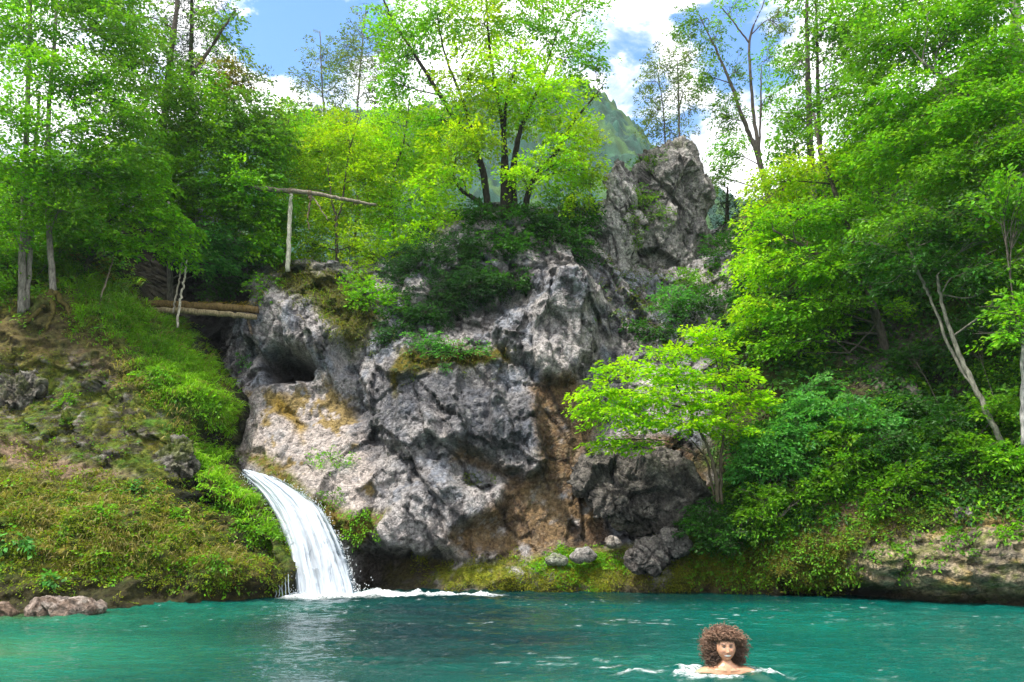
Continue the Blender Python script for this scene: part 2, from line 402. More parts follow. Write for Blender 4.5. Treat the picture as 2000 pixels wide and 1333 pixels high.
def build_cliff():
    m = rbf_fit(CLIFF)
    st = .045
    xs = np.arange(-17, 17.5, st); zs = np.arange(-1.6, 18.5, st)
    X, Z = np.meshgrid(xs, zs, indexing='ij'); x, z = X.ravel(), Z.ravel()
    y = rbf_eval(m, x, z)
    rz = rim(x); y = y + np.clip(z - rz, 0, None) * 9
    y = y + np.clip(-z, 0, 1.6) * .3
    ok = y < 44
    p = np.stack([x, y, z], -1); px, py = project(p)
    mid = fbm(p * 1.9, 4, .55, 4); fine = fbm(p * 6, 4, .6, 9); big = fbm(p * .55, 4, .5, 3)
    # the hollow and the smooth scooped apron below it
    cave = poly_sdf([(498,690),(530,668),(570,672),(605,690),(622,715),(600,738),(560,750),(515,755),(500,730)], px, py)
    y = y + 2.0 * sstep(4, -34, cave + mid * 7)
    brow = poly_sdf([(545,590),(640,590),(668,660),(650,740),(632,745),(628,705),(600,680),(560,668)], px, py)
    y = y - .35 * sstep(12, -14, brow)
    scoop = poly_sdf([(610,745),(660,760),(680,800),(650,840),(600,850),(545,835),(520,790),(560,765)], px, py)
    y = y + .35 * sstep(30, -40, scoop)
    groove = np.abs(poly_sdf([(668,690),(688,735),(700,800),(720,860),(745,900),(755,960),(756,960),(746,898),(722,858),(703,798),(691,733),(671,688)], px, py))
    y = y + .22 * np.exp(-(groove / 16)**2)
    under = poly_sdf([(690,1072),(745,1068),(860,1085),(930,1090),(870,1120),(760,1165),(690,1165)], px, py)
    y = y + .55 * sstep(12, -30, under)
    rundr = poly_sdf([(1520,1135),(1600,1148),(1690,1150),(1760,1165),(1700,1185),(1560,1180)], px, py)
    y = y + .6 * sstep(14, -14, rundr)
    rhol = poly_sdf([(1820,680),(1900,720),(1900,790),(1840,800),(1800,740)], px, py); y = y + .8 * sstep(20, -30, rhol)
    # overhanging lobes of the face: soft shoulders above, sharp undersides
    for poly, amp in (([(950,640),(985,600),(1040,575),(1080,520),(1150,525),(1170,600),(1165,680),(1135,735),(1095,752),(1040,725),(985,690)], .80), ([(870,800),(900,760),(980,745),(1040,770),(1066,830),(1062,920),(1040,948),(1000,925),(950,900),(905,888),(872,862)], .80), ([(730,1040),(760,975),(800,930),(850,915),(900,925),(985,950),(992,985),(975,1020),(900,1040),(890,1075),(830,1088),(770,1080)], .70), ([(690,735),(760,700),(850,720),(880,770),(860,850),(800,880),(740,850)], .30), ([(1075,520),(1110,515),(1150,530),(1160,600),(1120,590),(1085,575)], .35), ([(860,540),(960,520),(1010,560),(940,620),(880,640)], -.35)):
        cyy = np.mean([q[1] for q in poly]); sd = poly_sdf(poly, px, py) + mid * 16 + fine * 9
        soft_ = np.where(py < cyy, 42., 13.) * np.ones_like(py); soft_ = 13 + 34 / (1 + np.exp((py - cyy + 10) / 25))
        y = y - amp * sstep(.35, -1., sd / soft_)
    h, cr, cr2 = rock_relief(p)
    bank = region([(1420,640),(1440,560),(1430,430),(1440,330),(1600,100),(1900,-200),(2600,-500),(2700,1300),(1300,1300),(1330,1050),(1400,980),(1380,800)], px, py, 40, mid * 40)
    ledge = region([(760,1092),(960,1100),(1060,1085),(1200,1070),(1340,1045),(1420,1100),(1420,1300),(700,1300),(740,1120)], px, py, 10, mid * 10)
    wall = region([(1040,760),(1120,740),(1180,800),(1130,900),(1160,960),(1200,1060),(1080,1090),(900,1085),(870,1050),(980,980),(990,930),(880,900),(900,870),(1000,930),(1060,930)], px, py, 14, mid * 14)
    wall = np.maximum(wall, region([(1180,860),(1290,850),(1390,890),(1390,960),(1330,920),(1200,900)], px, py, 14, mid * 14))
    brock = region([(1660,1100),(1700,1065),(1800,1040),(1880,1010),(2300,990),(2300,1150),(2000,1160),(1750,1165)], px, py, 10, mid * 14)
    apron = region([(455,760),(510,760),(560,760),(640,740),(690,780),(720,880),(740,960),(700,1000),(600,960),(520,930),(455,880)], px, py, 20, mid * 20)
    plate = sstep(0, .3, z - rz)
    soft = np.clip(np.maximum(np.maximum(bank * (1 - brock), ledge), plate), 0, 1)
    lay = np.abs(((z * 1.0 + .25 * x * .3 + .35 * mid) * 3.2) % 1 - .5) * 2
    off = h * (1 - soft) * (1 - .75 * apron) * (1 - .55 * wall) + soft * (.20 * mid + .09 * fine + .1 * big) + apron * (.09 * mid + .06 * fine + .05 * np.sin(np.hypot(px - 590, (py - 730) * .9) / 7. + 3 * mid) + .12 * h)
    off = off * (1 - brock) + brock * (.13 * sstep(.3, .45, lay) + .16 * mid + .55 * h + .05 * fine)
    y2 = y - off
    p = np.stack([x + .04 * fine, y2, z + .04 * mid], -1)
    v1 = fbm(p * 1.1 + 9, 4, .6, 21); v2 = fbm(p * 3.1 + 3, 4, .6, 22); v3 = fbm(p * 7.5 + 3, 3, .6, 23)
    streak = fbm(p * np.array([3.2, 3.2, .6]), 4, .6, 27)
    c = np.tile(np.array(GREY), (len(p), 1))
    c = mixc(c, BLUE, sstep(-.05, .3, v1)); c = mixc(c, PALE, sstep(.05, .4, -v1 + .5 * streak) * .8); c = mixc(c, DARK, sstep(.05, .35, streak * .7 + .5 * v2) * .85)
    c = mixc(c, (.42,.40,.39), sstep(.3, .5, v3) * .45)
    c = mixc(c, (.50,.43,.395), apron * sstep(-.3, .15, v2 + .2)); c = mixc(c, (.22,.19,.17), apron * sstep(.2, .4, v3) * .6); c = mixc(c, (.3,.2,.03), apron * sstep(.18, .3, v1 + .5 * streak) * .8)
    orange = region([(535,770),(560,790),(590,830),(590,860),(560,820),(535,800)], px, py, 10, v2 * 12); c = mixc(c, (.34,.22,.03), orange * .9)
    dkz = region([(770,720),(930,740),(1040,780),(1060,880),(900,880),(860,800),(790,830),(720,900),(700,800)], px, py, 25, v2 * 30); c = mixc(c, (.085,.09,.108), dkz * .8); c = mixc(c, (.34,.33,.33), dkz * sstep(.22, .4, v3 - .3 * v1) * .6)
    c = mixc(c, OCHRE, wall * .95 * sstep(-.4, .1, v2 + .15)); c = mixc(c, SOIL, wall * sstep(-.15, .2, v1 * .8 + v3 * .6)); c = mixc(c, (.36,.27,.17), wall * sstep(.2, .4, v3) * .6)
    ck = sstep(.09, .0, cr) * .8 + sstep(.07, 0., cr2) * .45; c = mixc(c, (.035,.032,.03), np.clip(ck * (.6 + v1), 0, .9) * (1 - soft) * (1 - .7 * apron))
    # slopes
    c = mixc(c, (.06,.05,.022), np.clip(bank + plate, 0, 1)); c = mixc(c, MOSSD, np.clip(bank + plate, 0, 1) * sstep(-.1, .2, v1)); c = mixc(c, GRASSC, bank * sstep(.05, .35, v2 + .3 * v1) * .7)
    bsoil = region([(1560,980),(1700,950),(1780,1000),(1700,1040),(1600,1050),(1540,1020)], px, py, 20, v2 * 30); c = mixc(c, (.23,.15,.09), bsoil * .7)
    bm = region([(1330,1090),(1500,1060),(1620,1030),(1680,1060),(1650,1130),(1560,1150),(1300,1170)], px, py, 20, v2 * 30); c = mixc(c, (.13,.12,.015), bm * .9 * sstep(-.3, .1, v3)); 
    c = mixc(c, MOSSY, ledge * sstep(-.35, .1, v2)); c = mixc(c, MOSS, ledge * sstep(0, .3, v3 + v1 * .5)); c = mixc(c, (.15,.10,.045), ledge * sstep(.0, .3, v1 - .3 * v3) * .7)
    c = mixc(c, (.42,.335,.22), brock); c = mixc(c, (.22,.185,.14), brock * sstep(.0, .3, v2)); c = mixc(c, (.40,.29,.11), brock * sstep(.1, .3, v1)); c = mixc(c, MOSS, brock * sstep(.1, .35, v3 - v1) * .7); c = mixc(c, (.05,.042,.03), brock * sstep(.12, .0, cr2) * .7)
    gm = region([(465,885),(520,880),(600,960),(680,1000),(760,1000),(700,1075),(640,1040),(560,960)], px, py, 16, v2 * 16)
    c = mixc(c, (.17,.12,.02), gm); c = mixc(c, MOSS, gm * sstep(0, .2, v3))
    rm = region([(540,510),(680,540),(740,620),(690,700),(650,640),(600,585),(540,560)], px, py, 14, v2 * 20); c = mixc(c, (.10,.095,.015), rm); c = mixc(c, MOSSD, rm * sstep(.05, .25, v3))
    lm = region([(780,690),(990,680),(1000,705),(900,712),(790,735),(770,780),(765,740)], px, py, 8, v2 * 14); c = mixc(c, (.15,.12,.015), lm); c = mixc(c, MOSSD, lm * sstep(0, .2, v3))
    cv = sstep(5, -30, cave); c = mixc(c, (.03,.027,.025), cv)  # cave shade painted into the rock as near black
    go = region([(200,420),(470,480),(500,600),(460,640),(440,760),(465,905),(300,905),(200,700)], px, py, 16, v2 * 20); c = mixc(c, (.028,.028,.026), go)  # gorge shade painted in as a near-black rock colour
    ud = sstep(10, -25, under); c = mixc(c, (.05,.037,.022), ud * .85); c = mixc(c, (.015,.014,.01), sstep(10, -14, rundr))  # shade of both undercuts painted into the colour
    rh = region([(1600,680),(1650,640),(1790,600),(1850,660),(1900,760),(1880,830),(1700,740)], px, py, 25, v2 * 30); c = mixc(c, (.10,.085,.07), rh); c = mixc(c, (.22,.2,.18), rh * sstep(.1, .3, v3)); c = mixc(c, (.02,.018,.015), sstep(20, -20, rhol))  # brown-grey rock; shade of the small hollow painted near black
    wet = sstep(.35, .05, z + .12 * v2); c = mixc(c, (.045,.04,.022), wet * .8)
    keep = ok & (z < rz + 3)
    f, used = grid_faces(len(xs), len(zs), keep)
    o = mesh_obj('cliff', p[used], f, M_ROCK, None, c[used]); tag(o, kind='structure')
    return p[used], normals_of(p[used], f), soft[used]

LP, LN = build_left()
CPt, CN, CSOFT = build_cliff()
LPX, LPY = project(LP); CPX, CPY = project(CPt)

# ---- free-standing rocks: a traced outline given its own depth and thickness
def rock(name, label, outline, Y, thick, c0, c1, c2, relief=1., kind=None, lean=0., res=(200, 100), cat='rock', mat=None, moss=0., group=None, back=1., zs=.5):
    w = P(*np.array([(a, b, Y) for a, b in outline], float).T)[:, [0, 2]]
    w = np.vstack([w, w[:1]])
    cen = w[:-1].mean(0)
    # smooth closed outline by angle
    ang = np.unwrap(np.arctan2(w[:, 1] - cen[1], w[:, 0] - cen[0])); rad = np.linalg.norm(w - cen, axis=1)
    if ang[-1] < ang[0]: ang, rad = ang[::-1], rad[::-1]
    nu, nv = res
    th = np.linspace(0, 2 * np.pi, nu, endpoint=False)
    base = ang[0]; tq = base + (th - base) % (2 * np.pi)
    r = np.interp(tq, ang, rad)
    r = (np.roll(r, 1) + 2 * r + np.roll(r, -1)) / 4
    ph = np.linspace(0, np.pi, nv)
    rr = np.sin(ph); dd = -np.sign(np.cos(ph)) * np.maximum(1 - rr**2.8, 0)**.55
    dd = np.where(dd > 0, dd * back, dd)
    A, B = np.meshgrid(np.arange(nu), np.arange(nv), indexing='ij')
    x = cen[0] + np.cos(th)[A] * r[A] * rr[B]; z = cen[1] + np.sin(th)[A] * r[A] * rr[B]
    y = Y + thick * dd[B] + lean * (z - cen[1])
    p = np.stack([x.ravel(), y.ravel(), z.ravel()], -1)
    f = np.stack([(A * nv + B), ((A + 1) % nu * nv + B), ((A + 1) % nu * nv + B + 1), (A * nv + B + 1)], -1).reshape(nu, nv, 4)[:, :-1].reshape(-1, 4)[:, ::-1]
    n = normals_of(p, f)
    k = min(max(.75 / thick, 1.), 4.)
    h, cr, cr2 = rock_relief(p * k + 13.7, zs=zs)
    flat = np.clip(1 - rr[B].ravel() / .35, 0, 1)[:, None]; n = normalize(n * (1 - flat) + np.stack([0 * flat[:, 0], np.sign(dd[B].ravel()), 0 * flat[:, 0]], -1) * flat)
    p = p + n * ((h * relief * .8 + .03 * relief * fbm(p * 8, 3, .6, 5)) * min(1., thick * 1.2 + .1))[:, None]
    v1 = fbm(p * 1.3 + 9, 4, .6, 21); v2 = fbm(p * 3.1 + 3, 4, .6, 22); v3 = fbm(p * 8 + 3, 3, .6, 23); st = fbm(p * np.array([3.2, 3.2, .6]), 4, .6, 27)
    c = np.tile(np.array(c0, float) * .85, (len(p), 1)); c1 = np.array(c1) * .8; c2 = np.array(c2) * .95; c = mixc(c, c1, sstep(-.05, .25, st * .6 + v2 * .6)); c = mixc(c, c2, sstep(.05, .35, v3 * .7 + v1 * .5) * .8)
    ck = sstep(.09, .0, cr) * .8 + sstep(.07, 0., cr2) * .45; c = mixc(c, (.03,.028,.026), np.clip(ck * (.6 + v1), 0, .9))
    if moss: c = mixc(c, MOSS, moss * sstep(.2, .7, n[:, 2]) * sstep(-.2, .1, v2)); 
    org = np.array([cen[0], Y, z.min()])
    o = mesh_obj(name, p - org, f, mat or M_ROCK, None, c); o.location = org
    if kind: tag(o, kind=kind)
    else: tag(o, label, cat, group)
    return o

rock('rock_pinnacle', 'tall jagged grey rock tower rising behind the bushes', [(1235,575),(1232,480),(1238,400),(1246,330),(1262,300),(1290,302),(1318,284),(1338,282),(1350,300),(1360,350),(1366,430),(1362,520),(1345,585),(1280,600)], 23.6, 1.3, (.40,.375,.355), (.20,.19,.185), (.52,.48,.45), 1.15, moss=.35, res=(300, 150), zs=.28)
rock('rock_column', 'pale streaked rock spire against the left side of the tall rock tower', [(1172,565),(1170,470),(1177,390),(1190,335),(1205,303),(1222,340),(1238,420),(1240,500),(1222,565)], 22.7, .8, (.52,.49,.475), (.27,.255,.25), (.60,.56,.53), .9, res=(240, 120), zs=.22)
rock('dark_boulder', 'large dark grey boulder jutting from the wall behind the lime green tree', [(1118,930),(1140,895),(1200,885),(1290,885),(1360,915),(1378,960),(1340,1000),(1290,1018),(1220,1030),(1160,1010),(1140,975)], 18.75, .7, (.16,.145,.13), (.055,.052,.05), (.28,.25,.22), 1.2, lean=.5, res=(260, 130))
rock('shore_slab', 'long pinkish flat rock lying at the water edge on the left', [(58,1192),(75,1178),(130,1174),(185,1176),(208,1186),(200,1200),(120,1208),(66,1206)], 12.9, .45, (.42,.33,.28), (.24,.17,.13), (.52,.44,.39), .45, res=(120, 60))
rock('shore_rock', 'brown wet rock beside the long pink slab, cut by the left photo edge', [(-30,1195),(-5,1183),(25,1186),(36,1200),(20,1214),(-30,1214)], 12.6, .3, (.26,.18,.13), (.14,.10,.07), (.38,.29,.24), .45, res=(100, 50))
rock('ledge_stone', 'round pale stone highest on the mossy ledge', [(1182,1062),(1187,1051),(1198,1047),(1210,1052),(1215,1062),(1203,1069),(1189,1069)], 18.2, .16, (.50,.45,.40), (.40,.35,.3), (.56,.52,.48), .3, res=(80, 40))
rock('ledge_stone', 'flat white stone on the mossy ledge below the round one', [(1112,1090),(1122,1078),(1138,1072),(1158,1076),(1168,1086),(1140,1094),(1120,1096)], 18.05, .2, (.48,.45,.43), (.38,.35,.32), (.56,.53,.50), .3, res=(80, 40))
rock('ledge_stone', 'small mossy pale stone leftmost on the bright moss', [(1064,1096),(1072,1087),(1090,1083),(1106,1088),(1108,1098),(1086,1103),(1070,1103)], 18.0, .18, (.40,.41,.33), (.28,.31,.2), (.5,.5,.44), .3, moss=.5, res=(80, 40))
rock('broken_rock', 'broken grey rock with holes at the right end of the mossy ledge', [(1215,1085),(1235,1060),(1275,1052),(1300,1066),(1306,1095),(1290,1115),(1255,1116),(1225,1105)], 17.7, .32, (.21,.185,.17), (.09,.08,.075), (.32,.29,.26), .8, res=(120, 60))
rock('broken_rock', 'angular grey rock wedged under the shrubs beside the broken one', [(1270,1060),(1290,1040),(1330,1042),(1352,1060),(1340,1085),(1300,1082)], 17.8, .28, (.25,.225,.21), (.11,.10,.095), (.36,.33,.30), .8, res=(120, 60))
rock('bank_rock', 'grey rock poking out of the soil at the foot of the right bank', [(1860,1005),(1900,985),(1950,985),(1985,1000),(1980,1025),(1920,1035),(1870,1028)], 14.95, .3, (.24,.22,.2), (.10,.09,.085), (.36,.33,.3), .8, res=(120, 60))
rock('bank_rock', 'pale weathered rock sticking out of the left bank near the edge', [(0,745),(25,722),(60,735),(72,765),(50,800),(15,800)], 17.3, .22, (.22,.20,.165), (.12,.10,.075), (.34,.32,.28), 1.8, moss=.6, lean=.6, res=(120, 60))
rock('bank_rock', 'grey rock outcrop under the grassy nose of the left bank', [(310,880),(335,858),(365,870),(378,920),(365,955),(330,945),(308,915)], 17.6, .35, (.22,.205,.175), (.10,.09,.07), (.34,.32,.28), 1.4, moss=.7, lean=.5, res=(140, 70))
# ------------------------------------------------------------------ foliage
LIME = ((.30,.54,.004), (.17,.38,.004)); YEL = ((.29,.46,.006), (.15,.30,.006)); MID = ((.12,.30,.012), (.06,.175,.012))
FRESH = ((.165,.39,.010), (.075,.24,.012)); DEEP = ((.035,.14,.018), (.016,.065,.012)); COOL = ((.10,.32,.07), (.05,.19,.05))
NEED = ((.018,.055,.022), (.009,.028,.012)); GREYG = ((.12,.20,.09), (.07,.12,.05)); ASH = ((.11,.24,.03), (.05,.14,.02)); RUST = ((.20,.15,.06), (.09,.16,.02)); JUN = ((.03,.10,.035), (.012,.045,.016))

DENS = 4.1; NL = [0]
def leaves(C, U, N, L, Wd, nl, leaf, pal, aspect=.55, droop=.25, lift=0., pvar=.5, palmix=None):
    """m sprays of nl leaves each: a fan of leaves lying in the plane (U, UxN)"""
    m = len(C); L = np.broadcast_to(L, (m,)); Wd = np.broadcast_to(Wd, (m,)); leaf = np.broadcast_to(leaf, (m,))
    Sd = normalize(np.cross(N, U))
    a = rng.random((m, nl)); b = rng.uniform(-1, 1, (m, nl)); wprof = np.sin(np.pi * np.clip(a * .85 + .12, 0, 1))
    pos = C[:, None] + U[:, None] * ((a - .35) * L[:, None])[..., None] + Sd[:, None] * (b * wprof * Wd[:, None] * .5)[..., None] + N[:, None] * (rng.normal(0, .05, (m, nl)) * L[:, None])[..., None]
    pos[..., 2] -= droop * L[:, None] * a**2 + .3 * droop * Wd[:, None] * b**2
    d = U[:, None] * (1.1 - .6 * np.abs(b))[..., None] + Sd[:, None] * (np.sign(b) * (.3 + .7 * np.abs(b)))[..., None] + rng.normal(0, .28, (m, nl, 3))
    d[..., 2] -= droop * .8 - lift
    d = normalize(d)
    n = normalize(N[:, None] + rng.normal(0, .42, (m, nl, 3)))
    s = normalize(np.cross(n, d)); n = np.cross(d, s)
    l = (1.06 * leaf[:, None] * rng.uniform(.5, 1.4, (m, nl)))[..., None]
    w = l * aspect * .5
    p0 = pos; p2 = pos + d * l - n * l * .12; p1 = pos + d * l * .42 + s * w + n * l * .06; p3 = pos + d * l * .42 - s * w + n * l * .06
    v = np.stack([p0, p1, p2, p3], 2).reshape(-1, 3)
    k = m * nl
    f = np.arange(k)[:, None] * 4 + np.array([[0, 1, 2, 3]])
    t = np.clip(rng.random((m, 1)) * pvar + rng.random((m, nl)) * (1 - pvar), 0, 1)[..., None]
    if palmix is None: c = np.array(pal[0]) * (1 - t) + np.array(pal[1]) * t
    else:
        p0c = palmix[:, 0][:, None]; p1c = palmix[:, 1][:, None]; c = p0c * (1 - t) + p1c * t
    c = (c * np.array([1.42, 1.32, 1.])) * rng.uniform(.7, 1.3, (m, nl))[..., None] * rng.uniform(.72, 1.22, (m, 1, 1)) * (1 + rng.normal(0, .12, (m, 1, 1)) * np.array([1.0, .3, .3]))
    # a little hue drift from leaf to leaf
    c = c * (1 + rng.normal(0, .10, (m, nl, 3)) * np.array([.9, .5, .8]))
    c = np.repeat(np.clip(c, .002, .9).reshape(-1, 3), 4, 0)
    return v, f, c

class Foliage:
    def __init__(self): self.v = []; self.f = []; self.c = []; self.n = 0
    def put(self, v, f, c): self.v.append(v); self.f.append(f + self.n); self.c.append(c); self.n += len(v)
    def build(self, name, mat, parent=None, origin=(0, 0, 0)):
        return mesh_obj(name, np.vstack(self.v) - np.asarray(origin), np.vstack(self.f), mat, parent, np.vstack(self.c), smooth=False)

def stem_path(pts, n=8, wob=.009):
    a = np.array(pts, float); w = P(a[:, 0], a[:, 1], a[:, 2])
    c = catmull(np.column_stack([w, a[:, 3]]), n)
    c[1:, :3] += rng.normal(0, wob, (len(c) - 1, 3))
    return c

def tree(name, label, cat, stems, blobs, pal=MID, leaf=.10, dens=1., bark=(.10,.085,.07), group=None, size=.62, flat=.75, droop=.25, nl=24, mat=None, aspect=.55, twig=.012, limbs=True, parts=('trunk', 'crown'), horiz=0., palfn=None, blobpal=None, shell=.45):
    """stems: lists of (px, py, y, radius); blobs: (px, py, rx, ry, y, depth[, density]) all traced on the photograph, then worked in metres"""
    org = P(*stems[0][0][:3])
    root = thing(name, label, cat, org, group)
    tb = Tubes(); fo = Foliage(); paths = []
    for s in stems:
        c = stem_path(s); paths.append(c)
        tb.add(c[:, :3], np.maximum(c[:, 3], .006), 8, np.array(bark) * rng.uniform(.85, 1.15), rough=.12)
    allp = np.vstack(paths)
    for bi, bl in enumerate(blobs):
        bx, by, rx, ry, Y, rd = bl[:6]; dk = bl[6] if len(bl) > 6 else 1.
        cen = P(bx, by, Y); t = (Y * CP + (cen[2] - CAMZ) * SP) / FPX
        R = np.array([rx * t, rd, ry * t])
        m = max(4, int(DENS * dens * dk * math.pi * rx * ry / 420. * (.75 + .25 * rd) * (.62 / size)**1.4))
        NL[0] += m * nl
        # nearest stem point that lies below the blob
        dist = np.linalg.norm((allp[:, :3] - cen) * np.array([1, 1, .8]), axis=1) + np.clip(allp[:, 2] - cen[2] + .3, 0, None) * 2.
        j = int(dist.argmin()); a0 = allp[j]
        u = normalize(rng.normal(size=(m, 3))); rad = rng.random(m)**shell
        C = cen + u * rad[:, None] * R
        C[:, 2] += rng.normal(0, .08, m)
        ax = a0[:3] * .6 + cen * .4; ax[2] = a0[2]
        U = C - ax; U[:, 2] *= .25; U = normalize(normalize(U) + rng.normal(0, .35, (m, 3)) * np.array([1, 1, .4 * (1 - horiz)]))
        N = normalize(np.array([0, 0, 1.]) * flat + .35 * u * (1 - horiz) + rng.normal(0, .30, (m, 3)) * (1 - .6 * horiz))
        N = normalize(N - U * (N * U).sum(1, keepdims=True))
        L = size * rng.uniform(.6, 1.3, m)
        pl = blobpal[bi] if blobpal else pal
        fo.put(*leaves(C, U, N, L, L * .8, nl, leaf, pl, aspect, droop))
        if limbs:
            r0 = min(a0[3] * .6, twig * 1.2 + .02 * np.linalg.norm(cen - a0[:3]) / 2)
            mid = (a0[:3] + cen) / 2 + rng.normal(0, .12, 3) + np.array([0, 0, .10])
            lp = catmull([a0[:3], mid, cen], 5)
            tb.add(lp, np.linspace(r0, twig * .7, len(lp)), 5, bark, cap=False)
            for k in rng.choice(m, min(m, 14), replace=False):
                st = lp[rng.integers(len(lp) // 2, len(lp))]
                e = C[k]; md = (st + e) / 2 + rng.normal(0, .06, 3)
                tb.add(catmull([st, md, e, e + U[k] * L[k] * .5], 3), np.linspace(twig * .6, .004, 10), 4, bark, cap=False)
    tb.build(parts[0], M_BARK, root, org); fo.build(parts[1], mat or M_LEAF, root, org)
    return root

def shrub(label, base, blobs, pal=MID, name='shrub', cat='shrub', leaf=.085, dens=1., size=.45, group=None, **kw):
    px, py, Y = base
    stems = []
    for b in blobs[:5]:
        stems.append([(px + rng.uniform(-6, 6), py, Y, .022), ((px + b[0]) / 2 + rng.uniform(-8, 8), (py + b[1]) / 2, (Y + b[4]) / 2, .016), (b[0], b[1], b[4], .009)])
    return tree(name, label, cat, stems, blobs, pal, leaf, dens, size=size, group=group, parts=('stem', 'foliage'), twig=.008, **kw)

# ---- left hillside
tree('pale_stemmed_tree', 'double-stemmed pale tree rooted on the mossy bank nearest the left edge', 'tree',
     [[(42,612,18.3,.10),(44,520,18.3,.09),(48,400,18.3,.08),(52,240,18.3,.065),(58,60,18.3,.06),(62,-120,18.3,.03)], [(52,606,18.4,.07),(60,470,18.5,.06),(66,330,18.6,.05),(78,180,18.6,.035)]],
     [(40,60,100,60,18.2,1.2),(110,150,90,50,17.9,1.2),(25,215,70,50,17.6,1.2),(130,250,80,40,17.6,1.1),(20,330,70,50,17.4,1.1),(70,-40,130,60,18.3,1.3),(10,440,50,50,17.6,.9),(100,330,60,35,17.8,.8)], FRESH, bark=(.19,.175,.15), dens=.95)
tree('pale_stemmed_tree', 'slender single pale trunk rising from the top of the mossy root mound', 'tree',
     [[(104,578,18.5,.085),(97,460,18.5,.075),(92,330,18.5,.065),(97,200,18.5,.06),(108,60,18.5,.045),(120,-80,18.5,.03)]],
     [(200,60,90,50,18.6,1.2),(190,160,100,45,18.4,1.2),(240,235,80,40,18.2,1.1),(160,335,110,38,17.9,1.1),(240,315,90,35,18.2,1.),(170,-40,120,60,18.7,1.2),(120,410,70,40,18.,.9)], MID, bark=(.20,.18,.155), dens=1.)
tree('ash_tree', 'tall bushy tree with rust tinged leaves reaching the blue sky gap', 'tree',
     [[(300,480,22.5,.17),(315,330,22.3,.14),(325,180,22.3,.11),(345,20,22.3,.08),(350,-120,22.3,.04)], [(322,220,22.3,.08),(400,110,22,.06),(460,20,22,.04)]],
     [(290,120,90,60,22,1.6),(390,210,90,70,21.5,1.6),(330,240,80,60,21.5,1.5),(440,280,80,60,21.3,1.4),(490,230,60,60,21.6,1.3),(370,340,100,60,21.2,1.4),(290,310,90,60,21.3,1.4),(470,360,80,50,21,1.2),(250,30,80,60,22.3,1.4),(440,160,50,50,22,1.2,.8),(430,60,45,70,22.2,1.2,.6),(520,300,50,60,21.4,1.1),(490,150,35,45,22,.9,.45),(545,250,40,60,21.6,1.,.5)],
     ASH, leaf=.11, dens=1.05, blobpal=[ASH, MID, ASH, MID, ASH, MID, MID, FRESH, ASH, RUST, ASH, MID, GREYG, ASH], bark=(.07,.06,.05))
tree('spruce_tree', 'dark needle-leaved tree showing black between the left crowns', 'tree',
     [[(372,440,24.5,.16),(372,250,24.5,.12),(374,60,24.5,.08),(376,-150,24.5,.03)]],
     [(380,10,70,30,24.5,1.2),(375,70,75,30,24.5,1.3),(385,130,80,30,24.5,1.3),(370,190,80,30,24.5,1.3),(240,215,50,40,24.8,1.2),(375,260,80,30,24.5,1.3),(370,-50,60,40,24.5,1.1)], NEED, leaf=.12, aspect=.18, dens=1.3, nl=40, mat=M_NEEDLE, droop=.5, bark=(.045,.035,.03))
tree('leaning_tree', 'thin tree leaning from the bank with bright leaf layers sloping down to the right', 'tree',
     [[(165,530,20,.085),(195,470,20,.07),(225,420,19.8,.055),(275,380,19.6,.035)], [(195,470,20,.05),(150,420,19.8,.04),(120,380,19.6,.025)]],
     [(205,405,80,22,19.2,.9),(275,395,85,24,19.2,.9),(320,435,70,20,19.4,.8),(250,470,50,20,19.3,.7),(120,420,70,32,19.2,.8),(330,480,60,20,19.6,.7),(180,460,60,25,19.4,.7),(260,345,70,25,19.4,.8)], FRESH, leaf=.11, horiz=.5, droop=.45, dens=1.4, bark=(.09,.075,.055))
tree('bridge_tree', 'young grey-trunked tree standing in front of the black opening behind the log bridge', 'tree',
     [[(333,592,22.3,.10),(332,520,22.3,.09),(334,440,22.3,.075),(340,350,22.2,.06),(348,250,22.2,.035)]],
     [(420,470,90,35,21.6,1.1),(480,425,80,38,21.6,1.1),(410,515,60,22,21.6,.8),(515,470,50,38,21.6,.9),(330,415,60,28,21.6,.9),(440,390,85,38,21.5,1.1),(300,355,70,35,21.8,1.),(545,410,40,40,21.6,.8),(440,545,55,20,22.6,.6,.7)], MID, leaf=.12, horiz=.35, droop=.4, dens=1.15, bark=(.13,.115,.10),
     blobpal=[COOL, MID, COOL, FRESH, MID, FRESH, MID, FRESH, DEEP])
shrub('low leafy shrub filling the slope between the two pale trunks and the left edge', (20,600,18.6), [(15,500,45,45,18.8,.8),(70,500,40,45,19.4,.8),(25,560,40,30,18.6,.6),(130,480,40,35,19.6,.7)], MID, dens=1.2)
shrub('small shrub with reddish leaves on the edge of the black opening', (165,520,20.2), [(170,490,28,28,20.2,.5),(140,500,30,25,20.1,.5),(185,525,20,20,20.3,.4)], RUST, dens=1.0)
shrub('dark evergreen shrub in the shade behind the log bridge', (480,590,23.3), [(430,570,50,22,23.6,.6),(480,540,45,35,23.4,.6),(520,500,40,40,23,.6)], DEEP, dens=1.1)

